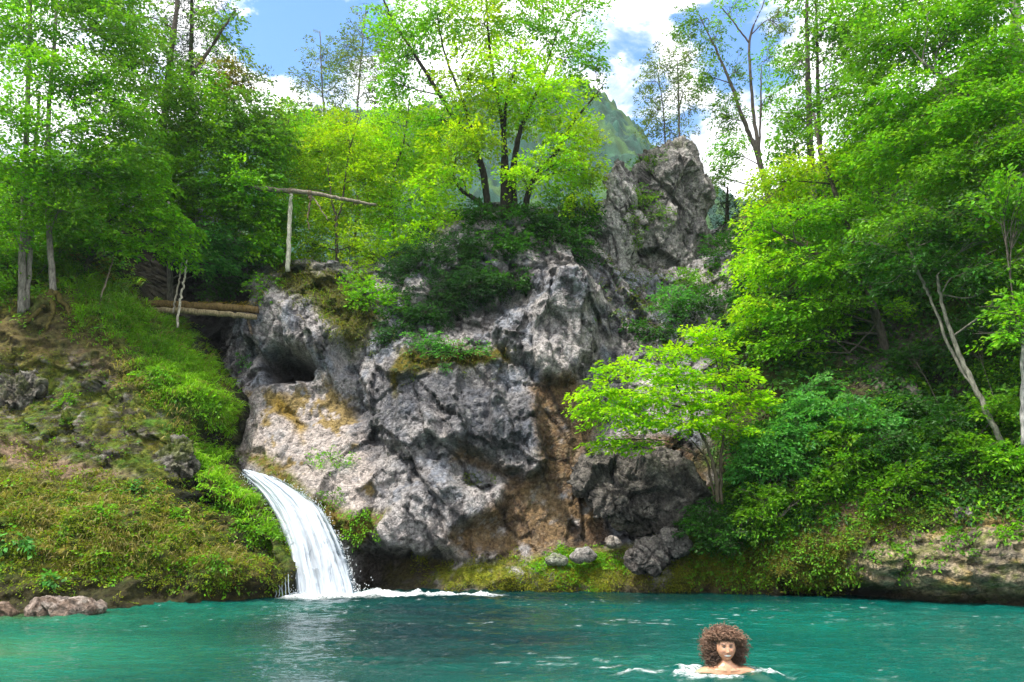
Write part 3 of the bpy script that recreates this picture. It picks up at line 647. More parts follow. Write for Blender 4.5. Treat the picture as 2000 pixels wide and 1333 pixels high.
# ---- middle saplings behind the cliff top
tree('birch_tree', 'thin sparse grey-green tree against the white cloud, nearest the blue gap', 'tree',
     [[(655,430,27,.06),(640,300,27,.05),(630,180,27,.035),(625,60,27,.015)]],
     [(630,110,38,45,27,1.,.6),(600,160,35,35,27,.9,.6),(655,170,40,40,27,1.,.65),(690,110,40,40,27,1.,.5),(590,215,40,30,27,.9,.5),(640,230,40,30,27,.9,.5)], GREYG, leaf=.085, dens=1.3, size=.5, bark=(.12,.11,.10))
tree('birch_tree', 'sparse tall twiggy tree against the white cloud, beside the big many-stemmed tree', 'tree',
     [[(700,430,26,.06),(697,250,26,.045),(705,120,26,.03),(715,10,26,.012)]],
     [(700,60,35,45,26,1.,.4),(735,110,35,45,26,1.,.5),(690,140,40,40,26,1.,.35),(725,180,40,35,26,1.,.5),(670,90,25,30,26,.8,.3),(755,60,25,50,26,.8,.6)], GREYG, leaf=.085, dens=1.3, size=.5, bark=(.12,.11,.10))
tree('sapling', 'yellow-green sapling with a forked dark stem beside the pole frame', 'tree',
     [[(661,588,21.6,.06),(658,500,21.6,.055),(657,430,21.7,.05),(650,400,21.7,.03),(640,330,21.8,.02)], [(657,430,21.7,.035),(668,400,21.7,.03),(680,310,21.8,.025),(705,215,21.8,.012)]],
     [(620,300,60,55,22.4,1.),(680,280,60,55,22,1.),(640,430,60,40,22.2,.9),(715,350,60,55,22,1.),(610,480,45,45,22.2,.8),(690,480,55,45,22,.9),(700,540,40,30,21.6,.6,.7),(590,380,50,40,22.8,.8)], YEL, leaf=.085, dens=1.9, bark=(.06,.05,.04))
tree('sapling', 'bright yellow-green sapling filling the gap left of the big tree', 'tree',
     [[(775,540,22.6,.05),(768,440,22.6,.045),(765,360,22.6,.04),(790,270,22.6,.03),(800,190,22.6,.015)]],
     [(800,290,60,60,23,1.1),(830,390,70,50,22.6,1.),(760,430,60,50,22.8,1.),(755,320,50,55,23,1.),(780,220,45,40,23.2,.9,.7),(790,480,55,40,22.2,.8),(860,440,50,35,22.2,.8),(740,250,45,45,23.4,.9,.8)], LIME, leaf=.085, dens=1.9, bark=(.07,.06,.045))
tree('sapling', 'olive green sapling behind the crossbar of the pole frame', 'tree',
     [[(560,520,24.5,.06),(555,400,24.5,.05),(560,300,24.5,.035),(565,220,24.5,.015)]],
     [(560,280,50,45,24.5,1.1),(540,350,55,50,24.5,1.),(590,240,45,35,25,1.,.8),(550,430,55,50,24,.9),(520,480,45,35,23.6,.8),(600,340,50,50,25,1.)], FRESH, leaf=.09, dens=1.9, bark=(.08,.07,.05))

tree('sapling', 'pale green sapling furthest back, low against the wooded hill', 'tree',
     [[(690,500,26.5,.06),(700,380,26.5,.045),(720,280,26.5,.03),(725,230,26.5,.012)]],
     [(660,250,60,40,26.5,1.1),(730,300,70,50,26.5,1.1),(640,340,60,50,26.5,1.),(690,400,80,50,26.2,1.),(600,290,50,40,26.8,1.),(840,240,50,40,26.8,1.),(830,330,60,50,26.5,1.),(560,230,45,28,27,.9)], YEL, leaf=.095, dens=1.7, bark=(.08,.07,.05))
# ---- the big tree on the cliff top
BY = 21.6
tree('beech_tree', 'big many-stemmed tree with dark fanning limbs on top of the cliff', 'tree',
     [[(962,432,BY,.13),(952,395,BY,.11),(935,310,BY,.11),(880,220,BY,.085),(825,130,BY,.06),(765,35,BY,.04),(735,-40,BY,.02)],
      [(985,430,BY,.13),(986,340,BY,.14),(983,260,BY,.075),(968,170,BY,.055),(955,80,BY,.04),(948,-40,BY,.02)],
      [(990,425,BY,.11),(1002,330,BY,.10),(1015,260,BY-.3,.075),(1040,200,BY-.4,.05),(1075,120,BY-.4,.025)],
      [(1022,425,BY,.11),(1040,355,BY-.2,.09),(1085,300,BY-.3,.065),(1120,240,BY-.3,.045),(1180,165,BY-.2,.015)],
      [(965,425,BY,.10),(935,395,BY-.2,.085),(905,375,BY-.3,.06),(885,350,BY-.3,.03)],
      [(1008,425,BY,.10),(1003,340,BY+.2,.085),(1020,240,BY+.3,.06),(1050,175,BY+.3,.04),(1090,60,BY+.3,.02)],
      [(935,310,BY,.06),(905,200,BY+.2,.05),(870,110,BY+.2,.035),(850,10,BY+.2,.02)],
      [(985,280,BY,.06),(990,190,BY-.3,.045),(1010,130,BY-.3,.02)]],
     [(960,215,80,55,BY,1.5),(1060,200,90,60,BY-.4,1.5),(1120,265,60,45,BY-.5,1.3),(885,300,65,45,BY-.5,1.3),(1085,320,70,45,BY-.5,1.3),(915,150,65,50,BY,1.4),(1010,140,80,45,BY-.3,1.4),(865,235,55,40,BY-.3,1.2),
      (1020,340,50,30,BY-.7,1.),(870,350,60,22,BY-.7,1.),(800,100,60,55,BY,1.2,.95),(850,40,70,50,BY,1.4,.95),(940,45,80,55,BY,1.4,.95),(1050,55,80,55,BY,1.4,.9),(1130,110,55,55,BY,1.2,.85),(1000,-40,200,40,BY,1.5,.8),(780,165,50,40,BY,1.,.9),(1165,150,25,35,BY,.8,.5),(760,40,45,55,BY,1.,.8),(1140,20,45,45,BY,1.1,.5),(930,270,55,35,BY-.7,1.),(1145,330,35,30,BY-.4,.8,.8)],
     YEL, leaf=.10, dens=1.05, bark=(.03,.026,.022), blobpal=[YEL, LIME, YEL, YEL, LIME, YEL, LIME, FRESH, LIME, LIME, FRESH, FRESH, YEL, FRESH, FRESH, YEL, FRESH, ASH, FRESH, FRESH, YEL, YEL], droop=.3)

G = 'dark bushes along the cliff edge'
shrub('dark evergreen bush draping over the cliff edge below the big tree', (850,610,21), [(830,500,50,40,21,.8),(880,540,60,40,20.8,.8),(820,570,45,40,20.8,.7),(900,490,50,35,21.2,.8),(880,590,40,25,20.6,.5),(790,530,40,45,21.2,.7),(830,615,45,28,20.3,.5),(930,560,60,26,20.5,.6),(760,655,26,26,20.1,.4)], JUN, leaf=.09, aspect=.3, dens=1.25, nl=34, group=G)
shrub('dark green bush at the very foot of the big tree trunks', (980,510,21.4), [(960,480,55,40,21.2,.8),(1010,490,50,40,21.1,.8),(940,425,45,30,21.3,.6),(1020,425,45,28,21.2,.6),(1000,550,55,20,20.7,.5),(960,540,45,25,20.8,.6)], DEEP, leaf=.09, dens=1.25, group=G)
shrub('dark green bush beside the rock tower on the cliff edge', (1090,500,21.4), [(1060,445,50,40,21.4,.8),(1110,470,50,35,21.3,.8),(1140,420,35,35,21.6,.6),(1090,400,45,30,21.8,.6),(1130,500,35,18,21.1,.4)], DEEP, leaf=.09, dens=1.2, group=G, blobpal=[JUN, DEEP, DEEP, MID, JUN])
shrub('small yellow-green bush right against the rock tower', (1140,425,21.3), [(1140,390,28,28,21.3,.5),(1155,360,20,20,21.4,.4),(1120,405,22,18,21.2,.4)], YEL, dens=1.0)
shrub('pale leafy bush on the mossy shelf under the dark evergreens', (730,610,20.6), [(725,580,40,28,20.5,.5),(760,590,35,30,20.5,.5),(700,560,30,25,20.7,.5)], FRESH, dens=1.)
shrub('low green bush growing on the narrow ledge across the middle of the cliff', (840,690,19.7), [(830,670,35,20,19.6,.4),(870,680,35,16,19.6,.4),(920,685,35,14,19.6,.35,.8)], COOL, dens=1., leaf=.075)
shrub('spreading dark bush hiding the crack right of the dark evergreens', (800,640,20.3), [(780,610,40,28,20.4,.5),(770,640,30,22,20.2,.4),(830,620,35,22,20.5,.5)], DEEP, dens=1.)
shrub('grey-green scrub at the base of the tall rock tower', (1290,640,21), [(1265,600,30,20,21.3,.6,.6),(1315,590,55,35,21,.7),(1370,600,50,35,20.8,.7),(1280,640,60,25,20.6,.6),(1238,560,16,18,21.6,.3,.7),(1345,550,38,28,21.4,.5),(1205,610,16,10,20.9,.3,.7)], COOL, dens=1., leaf=.08, blobpal=[GREYG, COOL, DEEP, DEEP, GREYG, MID, GREYG])
shrub('dark bushes in the cleft right of the rock tower', (1410,560,22.2), [(1405,490,35,40,22.4,.7),(1425,540,35,40,22,.7),(1390,540,25,30,22.2,.5),(1440,600,35,35,21.2,.6)], DEEP, dens=1.2)
shrub('scrubby growth on top of the tall rock tower', (1275,330,23.4), [(1270,320,34,24,22.9,.4),(1300,308,30,14,23,.4),(1258,390,24,30,22.2,.3),(1285,420,30,20,22.1,.3,.8),(1240,440,18,30,22.,.3)], ASH, dens=1., leaf=.08)
tree('yew_tree', 'black-green conifer between the rock tower and the bright slope trees', 'tree', [[(1420,480,24.5,.1),(1420,420,24.5,.08),(1421,365,24.5,.03)]], [(1415,400,30,20,24.5,.8),(1425,440,32,30,24.5,.8),(1412,480,28,28,24.5,.8)], NEED, leaf=.1, aspect=.2, nl=40, dens=1.8, mat=M_NEEDLE, bark=(.03,.025,.02))

# ---- right side
tree('birch_tree', 'sparse forked birch leaning left in the sky gap beside the rock tower', 'tree',
     [[(1515,450,24,.12),(1482,310,24,.10),(1462,260,24,.085),(1440,200,24,.07),(1418,140,24,.055),(1385,70,24,.03),(1360,20,24,.012)], [(1483,310,24,.08),(1470,200,24,.06),(1464,80,24,.045),(1490,10,24,.02),(1500,-40,24,.01)], [(1464,85,24,.035),(1430,40,24,.025),(1405,10,24,.012)], [(1483,290,24,.04),(1486,200,24,.035),(1487,130,24,.015)]],
     [(1395,75,38,26,24,.9,.6),(1505,110,28,45,24,.8,.55),(1380,150,38,34,24,.8,.7),(1420,225,35,45,24,.8,.8),(1510,190,28,28,24,.8,.8),(1350,50,40,40,24,.8,.6),(1440,140,22,45,24,.5,.5),(1520,50,30,40,24,.8,.6),(1430,15,40,20,24,.8,.5),(1430,300,40,35,24,.9,.9),(1400,345,35,25,24,.8,.8)], FRESH, leaf=.085, dens=1.5, size=.5, bark=(.10,.085,.075), blobpal=[ASH, FRESH, ASH, ASH, FRESH, ASH, ASH, GREYG, FRESH, FRESH, ASH])
tree('birch_tree', 'spindly bare-looking tree standing behind the top of the rock tower', 'tree',
     [[(1326,300,27,.05),(1326,210,27,.04),(1322,110,27,.015)], [(1300,300,27,.035),(1295,210,27,.025),(1285,140,27,.01)]],
     [(1300,130,45,45,27,1.,.7),(1335,190,40,45,27,1.,.8),(1280,220,35,45,27,.9,.7),(1340,110,30,40,27,.8,.6),(1310,255,50,25,27,.9,.8),(1265,160,25,45,27,.8,.5)], GREYG, leaf=.08, dens=1.5, size=.5, bark=(.10,.09,.085))
tree('poplar_tree', 'tall thin-trunked tree whose sparse top lets white sky through', 'tree',
     [[(1590,420,21,.13),(1582,280,21,.11),(1578,140,21,.08),(1576,-60,21,.04)], [(1612,420,21.4,.09),(1600,250,21.4,.07),(1595,60,21.4,.04),(1592,-60,21.4,.02)]],
     [(1610,60,50,50,21,1.2,.7),(1655,95,50,50,21,1.2,.7),(1560,120,35,45,21,1.,.6),(1680,30,60,45,21,1.2,.8),(1630,190,60,40,21,1.2,.7),(1560,225,40,40,21,1.,.8),(1600,-20,90,30,21,1.2,.8),(1545,290,40,40,21,1.,.9),(1690,140,45,40,21,1.1,.6)], MID, dens=1.7, bark=(.09,.08,.07))
tree('slope_tree', 'bright beech sloping down to the left in layers below the sky gap', 'tree',
     [[(1740,720,18,.12),(1700,580,18,.10),(1650,430,18,.08),(1605,300,18,.05),(1590,220,18,.03)], [(1690,560,18,.06),(1600,500,17.8,.05),(1510,450,17.6,.03)]],
     [(1510,355,55,35,18.6,1.1),(1590,335,85,42,18.2,1.2),(1490,430,45,32,18.3,1.),(1560,430,85,36,17.8,1.2),(1650,420,85,40,17.8,1.2),(1500,515,65,34,18.1,1.1),(1600,520,85,34,17.6,1.2),(1475,600,50,34,18.6,1.),(1555,610,70,32,18.1,1.),(1680,510,80,34,17.4,1.1),(1640,590,55,28,17.7,.9),(1530,670,60,22,18.3,.8),(1450,650,30,25,19.2,.6),(1680,330,75,38,18,1.1),(1475,480,40,30,18.6,.9)],
     FRESH, leaf=.095, dens=1.15, horiz=.45, droop=.45, blobpal=[YEL, YEL, LIME, FRESH, FRESH, LIME, FRESH, LIME, FRESH, MID, MID, FRESH, FRESH, FRESH, LIME])
tree('beech_tree', 'towering broad-leaved tree filling the top right corner with tiers of leaves', 'tree',
     [[(2010,560,15.5,.22),(2000,400,15.5,.20),(1994,250,15.5,.18),(1985,80,15.5,.13),(1980,-120,15.5,.07)], [(1998,330,15.5,.10),(1900,200,15,.07),(1800,120,14.8,.035)]],
     [(1745,90,100,42,16,1.4),(1850,60,110,42,15,1.4),(1950,110,95,42,14.4,1.3),(1700,195,90,38,16.6,1.3),(1800,190,105,38,15.4,1.4),(1900,225,105,38,14.6,1.3),(1980,300,70,40,14.,1.),(1765,290,100,36,15.8,1.3),(1865,330,100,36,14.8,1.3),(1690,260,60,36,16.8,1.1),(1780,-20,160,36,15.6,1.5),(1940,-10,110,36,14.5,1.4),(1960,200,60,36,14.2,1.)],
     FRESH, leaf=.09, dens=1.45, horiz=.45, droop=.45, blobpal=[MID, FRESH, FRESH, MID, FRESH, FRESH, MID, FRESH, MID, FRESH, FRESH, FRESH, FRESH], bark=(.15,.14,.125))
tree('leaning_birch', 'slim pale spotted trunk leaning left above the undergrowth on the right slope', 'tree',
     [[(1962,872,14.8,.06),(1915,780,14.9,.054),(1868,680,15,.046),(1842,600,15.1,.036),(1830,540,15.1,.025)], [(1915,780,14.9,.035),(1860,690,15.2,.032),(1820,590,15.4,.028),(1795,535,15.5,.03),(1770,470,15.5,.015)]],
     [(1755,440,80,30,15.6,1.1),(1850,450,85,30,15.2,1.1),(1945,445,80,34,14.6,1.),(1790,520,75,26,15.4,1.),(1900,540,85,28,14.8,1.),(1975,525,55,32,14.3,.8),(1720,490,50,28,16,.8),(1940,610,55,24,14.6,.7,.8)],
     MID, leaf=.09, dens=1.1, horiz=.45, droop=.45, bark=(.19,.18,.145), blobpal=[MID, DEEP, MID, DEEP, DEEP, MID, DEEP, DEEP])
tree('hazel_branch_tree', 'leafy bough hanging in from the right edge of the photo at mid height', 'tree',
     [[(2060,900,13.6,.09),(2045,760,13.6,.08),(2025,690,13.6,.06),(1985,640,13.6,.02)]],
     [(1985,610,40,16,13.4,.6),(1970,650,35,12,13.4,.5),(2010,580,40,20,13.5,.6),(1990,400,50,24,13.6,.7),(1960,370,50,20,13.6,.7)], FRESH, leaf=.09, dens=1.3, horiz=.5, droop=.4)
tree('grey_trunk_tree', 'smooth whitish trunk cut off by the right edge of the photo', 'tree',
     [[(2004,870,14,.09),(2003,760,14,.085),(2008,600,14,.08),(2020,420,14,.06)]], [(2030,420,50,40,14,.8),(2040,300,60,50,14,.9)], MID, bark=(.40,.38,.36))
tree('lime_maple', 'small glowing lime green tree with flat tiers leaning over the ledge', 'tree',
     [[(1402,985,17.3,.05),(1397,925,17.3,.045),(1380,870,17.3,.035),(1345,800,17.3,.028),(1310,730,17.2,.015)], [(1410,985,17.3,.04),(1408,900,17.3,.035),(1418,800,17.3,.03),(1395,690,17.3,.015)], [(1345,800,17.3,.022),(1270,780,17.1,.018),(1190,770,17,.01)], [(1395,975,17.4,.03),(1380,900,17.5,.025),(1350,860,17.5,.015)]],
     [(1375,655,38,14,17.3,.5),(1320,690,55,15,17.2,.6),(1410,690,45,15,17.3,.6),(1235,725,75,16,17.,.7),(1335,740,90,16,17.1,.8),(1435,735,40,18,17.3,.6),(1175,765,60,15,16.9,.7),(1275,780,100,18,16.9,.8),(1395,785,80,18,17.1,.8),(1200,810,65,15,16.8,.7),(1320,825,100,17,16.9,.8),(1430,835,60,18,17.2,.6),(1190,860,45,12,16.9,.5),(1260,870,50,9,17,.5,.8),(1370,660,18,22,17.3,.3,.7),(1470,780,35,20,17.3,.5),(1150,790,35,14,16.8,.5)],
     LIME, leaf=.095, dens=1.05, horiz=.85, droop=.25, size=.5, bark=(.10,.08,.055), twig=.007)

GS = 'shrubs on the right slope'  # slope shade put into the leaf colour by the darker palettes
shrub('pale cool green shrub directly right of the lime green tree', (1500,960,17.4), [(1500,870,60,40,17.2,.8),(1560,800,60,35,17.4,.8),(1560,850,60,35,17.,.7),(1470,910,45,35,17.3,.6),(1540,900,50,30,16.9,.6),(1590,760,45,25,17.8,.6)], COOL, leaf=.085, dens=1.1, group=GS)
shrub('broad green shrub in the middle of the right slope under the hollow', (1680,880,16.5), [(1650,800,60,28,16.7,.7),(1700,830,65,28,16.4,.7),(1640,850,60,30,16.5,.7),(1730,870,60,30,16,.7),(1670,900,60,28,16.2,.6),(1790,800,55,25,16.2,.6)], FRESH, leaf=.085, dens=1.1, group=GS, blobpal=[COOL, COOL, MID, DEEP, MID, DEEP])
shrub('dark shrub in the deep shade around the leaning pale trunk', (1880,900,15.3), [(1850,830,55,35,15.6,.7),(1900,880,55,35,15.1,.6),(1950,800,45,40,15,.6),(1830,900,45,30,15.5,.6),(1970,900,40,35,14.6,.5),(1780,700,45,30,17,.6,.7),(1900,650,50,40,16.2,.7)], DEEP, leaf=.085, dens=1.1, group=GS, blobpal=[DEEP, MID, MID, DEEP, FRESH, DEEP, DEEP])
shrub('drooping green shrub on the soil shelf above the beige rocks', (1760,980,15.5), [(1740,950,45,30,15.6,.5),(1770,930,40,28,15.5,.5),(1720,985,30,18,15.6,.4)], MID, leaf=.08, dens=1.1, group=GS)
shrub('dark bush overhanging the angular grey rock by the water', (1390,1060,17.6), [(1390,1010,45,28,17.5,.5),(1360,1030,40,22,17.4,.5),(1430,1040,45,28,17.2,.5),(1400,1060,35,20,17.1,.4)], DEEP, leaf=.075, dens=1.1, group=GS)
shrub('mid green shrub below the cool green one, just above the moss', (1520,1010,16.8), [(1500,980,50,25,16.9,.5),(1560,960,50,24,16.7,.5),(1610,935,45,22,16.5,.5),(1470,1010,40,22,17,.4)], MID, leaf=.08, dens=1.1, group=GS)
shrub('leafy shrub hanging below the bright beech over the dark hollow', (1660,690,18), [(1560,690,40,16,18.3,.5,.6),(1610,650,45,20,18,.5,.6),(1740,600,45,18,17.5,.5,.5)], FRESH, leaf=.085, dens=1.0, group=GS)

# ---- ground cover
def scatter(V, Nn, px, py, polys, count, soft=26):
    w = np.zeros(len(V))
    for pl in polys: w = np.maximum(w, region(pl, px, py, soft, fbm(V * 2.2, 3, .6, 77) * soft * 2))
    depth = V[:, 1]**2
    w = w * (.3 + fbm(V * 1.3, 3, .6, 78).clip(-.25, 1) + .25) 
    # even spread over the surface seen from the pool: weight sheet cells by their true area
    w = w / np.maximum(np.abs(Nn[:, 1]), .12)
    w = w.clip(0); k = rng.choice(len(V), count, p=w / w.sum())
    return V[k] + rng.normal(0, .02, (count, 3)), Nn[k]

def flip(n): return np.where(n[:, 1:2] > 0, -n, n)
LN = flip(LN); CN = flip(CN)

def ground_cover(name, sets, pal_list, nl=9, size=.2, leaf=.06, mat=None, aspect=.55, droop=.2):
    fo = Foliage()
    for (pp, nn), pal, k in sets:
        m = len(pp)
        N = normalize(nn * .7 + np.array([0, 0, .8]) + rng.normal(0, .3, (m, 3)))
        U = normalize(np.cross(N, rng.normal(size=(m, 3))) + np.array([0, -.3, -.2])); U = normalize(U - N * (U * N).sum(1, keepdims=True))
        fo.put(*leaves(pp + nn * .03 * k, U, N, size * k * rng.uniform(.6, 1.4, m), size * k, nl, leaf * k, pal, aspect, droop))
    return tag(fo.build(name, mat or M_LEAF), kind='stuff')

moss_l = [[(-380,900),(60,900),(250,950),(330,960),(440,1080),(545,1085),(550,1115),(400,1130),(200,1140),(-380,1150)]]
slope_l = [[(100,520),(240,580),(350,660),(440,770),(440,840),(330,820),(230,700),(120,610),(-380,640),(-380,470)]]
wall_l = [[(-380,640),(200,680),(330,830),(400,960),(520,1030),(540,1090),(550,1150),(400,1160),(430,1080),(330,960),(60,890),(-380,880)]]
nose_l = [[(380,870),(405,880),(440,935),(505,1010),(530,1070),(500,1060),(440,990),(380,920)]]
ground_cover('moss_cover', [(scatter(LP, LN, LPX, LPY, moss_l, 8775), ((.24,.34,.008), (.09,.14,.008)), .6), (scatter(LP, LN, LPX, LPY, moss_l, 1300), ((.20,.15,.02), (.10,.07,.02)), .55), (scatter(LP, LN, LPX, LPY, moss_l, 1215), ((.21,.32,.01), (.09,.15,.01)), 1.),
                            (scatter(LP, LN, LPX, LPY, wall_l, 3600), ((.15,.19,.012), (.06,.075,.012)), .65), (scatter(LP, LN, LPX, LPY, moss_l, 567), FRESH, 1.2), (scatter(LP, LN, LPX, LPY, wall_l, 220), MID, 1.1)], None, nl=10, size=.19, leaf=.05)
up_l = [[(-380,300),(180,330),(260,470),(200,560),(-380,520)]]; up_r = [[(1440,440),(1700,300),(2480,50),(2480,620),(1900,600),(1650,620),(1480,760),(1400,700)]]
ground_cover('undergrowth', [(scatter(LP, LN, LPX, LPY, up_l, 3510), MID, 1.7), (scatter(LP, LN, LPX, LPY, up_l, 2025), DEEP, 1.7), (scatter(LP, LN, LPX, LPY, slope_l, 1500), FRESH, 1.2), (scatter(LP, LN, LPX, LPY, nose_l, 700), FRESH, 1.)], None, nl=9, size=.22, leaf=.06)
under_r = [[(1420,900),(1560,760),(1700,780),(1850,800),(2480,820),(2480,1000),(1860,1000),(1700,960),(1600,1030),(1450,1050),(1400,1000)], [(1880,600),(2480,500),(2480,820),(1900,800)]]
soil_r = [[(1330,1060),(1450,1030),(1620,1000),(1850,980),(2480,980),(2480,1030),(1850,1020),(1690,1060),(1660,1130),(1560,1150),(1330,1130)]]
moss_c = [[(820,1115),(960,1110),(1080,1095),(1180,1075),(1330,1100),(1345,1155),(1150,1158),(970,1155)]]
ledge_c = [[(1030,1110),(1100,1090),(1200,1070),(1230,1100),(1150,1125)]]
top_c = [[(540,520),(680,540),(790,600),(800,660),(690,690),(650,640),(590,580)], [(780,680),(1000,680),(1000,705),(900,715),(780,730)], [(1180,480),(1440,520),(1440,680),(1300,690),(1200,620)]]
ground_cover('hillside_cover', [(scatter(CPt, CN, CPX, CPY, [[(1560,640),(1650,600),(1800,590),(1880,660),(1880,780),(1700,770),(1580,740)]], 700), DEEP, 1.6), (scatter(CPt, CN, CPX, CPY, [[(1560,640),(1650,600),(1800,590),(1880,660),(1880,780),(1700,770),(1580,740)]], 260), MID, 1.5), (scatter(CPt, CN, CPX, CPY, up_r, 5670), DEEP, 2.), (scatter(CPt, CN, CPX, CPY, up_r, 2700), MID, 1.8), (scatter(CPt, CN, CPX, CPY, [[(1680,1075),(1800,1030),(2480,1000),(2480,1060),(1850,1070),(1720,1110)]], 160), MID, 1.1), (scatter(CPt, CN, CPX, CPY, under_r, 6075), DEEP, 1.2), (scatter(CPt, CN, CPX, CPY, under_r, 4320), MID, 1.25), (scatter(CPt, CN, CPX, CPY, under_r, 1215), FRESH, 1.25), (scatter(CPt, CN, CPX, CPY, soil_r, 945), MID, .9), (scatter(CPt, CN, CPX, CPY, soil_r, 4860), ((.15,.17,.012), (.06,.075,.012)), .5)], None, nl=9, size=.25, leaf=.07)
ground_cover('ledge_moss', [(scatter(CPt, CN, CPX, CPY, moss_c, 2400), ((.21,.25,.010), (.10,.13,.010)), .7), (scatter(CPt, CN, CPX, CPY, ledge_c, 900), FRESH, .9), (scatter(CPt, CN, CPX, CPY, top_c, 4200), ((.13,.19,.015), (.05,.07,.015)), 1.1), (scatter(CPt, CN, CPX, CPY, top_c[2:], 900), COOL, 1.)], None, nl=9, size=.18, leaf=.05)

def grass(name, V, Nn, px, py, polys, count, length, pal, down=.7, kind='stuff'):
    pp, nn = scatter(V, Nn, px, py, polys, count)
    m = len(pp); cl = np.clip(fbm(pp * 2.6, 3, .6, 130) * 1.6 + .5, 0, 1)[:, None]; cl2 = np.clip(fbm(pp * 1.2 + 7, 3, .6, 131) * 1.5 + .5, 0, 1)[:, None]
    l = length * rng.uniform(.45, 1.2, m)[:, None] * (.45 + 1.0 * cl)
    out = normalize(nn * np.array([1, 1, .2]) + rng.normal(0, .45, (m, 3)) * np.array([1, 1, .2]))
    d0 = normalize(out * .7 + np.array([0, 0, .9])); side = normalize(np.cross(d0, rng.normal(size=(m, 3))))
    a = pp; b = a + d0 * l * .45; c = b + normalize(out + np.array([0, 0, .1 - down * .4])) * l * .35; e = c + normalize(out + np.array([0, 0, -.4 - down])) * l * .35
    w = .010 * rng.uniform(.7, 1.4, (m, 1))
    v = np.stack([a - side * w, a + side * w, b - side * w, b + side * w, c - side * w * .7, c + side * w * .7, e, e + side * .002], 1).reshape(-1, 3)
    f = (np.arange(m)[:, None, None] * 8 + np.array([[0, 1, 3, 2], [2, 3, 5, 4], [4, 5, 7, 6]])[None]).reshape(-1, 4)
    t = np.clip(.55 * rng.random((m, 1)) + .55 * cl2 - .05, 0, 1); col = np.array(pal[0]) * t + np.array(pal[1]) * (1 - t)
    dead = rng.random((m, 1)) < .06; col = np.where(dead, np.array([[.34, .27, .11]]), col) * rng.uniform(.7, 1.25, (m, 1))
    return tag(mesh_obj(name, v, f, M_GRASS, None, np.repeat(col, 8, 0)), kind=kind)
grass('grass', LP, LN, LPX, LPY, [[(130,530),(240,580),(350,660),(440,770),(438,840),(350,790),(260,690),(160,590)], [(370,865),(410,880),(450,930),(515,1010),(530,1050),(470,1000),(400,930)]], 14000, .30, ((.30,.58,.02), (.10,.28,.012)))
grass('short_grass', LP, LN, LPX, LPY, [[(60,520),(240,570),(360,650),(450,770),(445,850),(330,820),(230,720),(120,620)]], 5000, .17, ((.24,.36,.02), (.16,.20,.03)))
grass('dry_grass', LP, LN, LPX, LPY, [[(200,650),(330,740),(420,830),(330,850),(230,760)], [(0,900),(300,960),(520,1100),(300,1120),(0,1100)]], 3400, .24, ((.36,.30,.11), (.17,.17,.03)))
grass('cliff_grass', CPt, CN, CPX, CPY, [[(485,560),(540,520),(600,520),(600,560),(530,590)], [(780,680),(1000,680),(1000,705),(800,710)], [(470,885),(540,890),(560,930),(500,925)], [(560,530),(680,560),(720,640),(660,660),(600,580)]], 4200, .26, ((.13,.26,.012), (.20,.17,.02)))

def plant_on(label, px, py, V, PX, PY, Nn, rx, ry, pal, n, size=.3, leaf=.07, group='leafy plants on the banks', name='leafy_plant', nl=12):
    k = int(((PX - px)**2 + (PY - py)**2 + 60 * (V[:, 1] - V[:, 1].min())).argmin())
    b = V[k]; t = b[1] / FPX * 1.05
    root = thing(name, label, 'plant', b, group)
    fo = Foliage(); tb = Tubes()
    ang = rng.uniform(0, 2 * np.pi, n); rr = rng.random(n)**.6
    C = b + np.stack([np.cos(ang) * rr * rx * t, -.06 - .12 * rng.random(n), np.sin(ang) * rr * ry * t], -1)
    U = normalize(np.stack([np.cos(ang) * .7, -.6 * np.ones(n), np.sin(ang) * .35 - .1], -1) + rng.normal(0, .3, (n, 3)))
    N = normalize(np.array([0, -.35, 1.]) + rng.normal(0, .3, (n, 3))); N = normalize(N - U * (N * U).sum(1, keepdims=True))
    fo.put(*leaves(C, U, N, size * rng.uniform(.6, 1.3, n), size * .7, nl, leaf, pal, .6, .35))
    for q in range(min(n, 9)):
        e = C[q]; tb.add(catmull([b + np.array([0, .05, -.03]), (b + e) / 2 + np.array([0, -.03, .05]), e], 3), np.linspace(.007, .003, 7), 4, (.06,.09,.02), cap=False)
    tb.build('stem', M_BARK, root, b); fo.build('foliage', M_LEAF, root, b)
pl = lambda *a, **k: plant_on(*a[:3], CPt, CPX, CPY, CN, *a[3:], **k)
pll = lambda *a, **k: plant_on(*a[:3], LP, LPX, LPY, LN, *a[3:], **k)
pl('vivid green cushion plant alone on the pale rock apron right of the cave', 645, 897, 48, 22, FRESH, 45, size=.22, leaf=.05)
pl('round green plant clump beside the top of the falling water', 652, 972, 28, 22, MID, 26, size=.22, leaf=.05)
pl('green plant clump hanging beside the middle of the waterfall', 705, 1010, 36, 16, FRESH, 26, size=.22, leaf=.05)
pl('lowest green plant clump next to the waterfall, above the dark recess', 708, 1040, 34, 18, FRESH, 26, size=.22, leaf=.05)
pl('bright fern leaves spilling over the cliff corner at the end of the log bridge', 520, 560, 45, 28, FRESH, 30, size=.35, leaf=.08)
pl('pale blue-green tuft on the ledge in the middle of the cliff face', 870, 722, 18, 12, COOL, 12, size=.18, leaf=.05)
pl('sprig of green leaves growing from the cliff just below the end of the logs', 475, 710, 22, 16, COOL, 12, size=.2, leaf=.06)
pl('flat green leaves on the moss in front of the pale ledge stones', 1085, 1100, 26, 10, COOL, 16, size=.2, leaf=.06)
pl('small green plant on top of the pale boulder right of the waterfall', 930, 935, 30, 12, ((.14,.20,.05), (.07,.12,.03)), 16, size=.2, leaf=.05)
pll('broad pale green leaves sticking out of the moss at the far left', 35, 1052, 36, 12, COOL, 14, size=.28, leaf=.10)
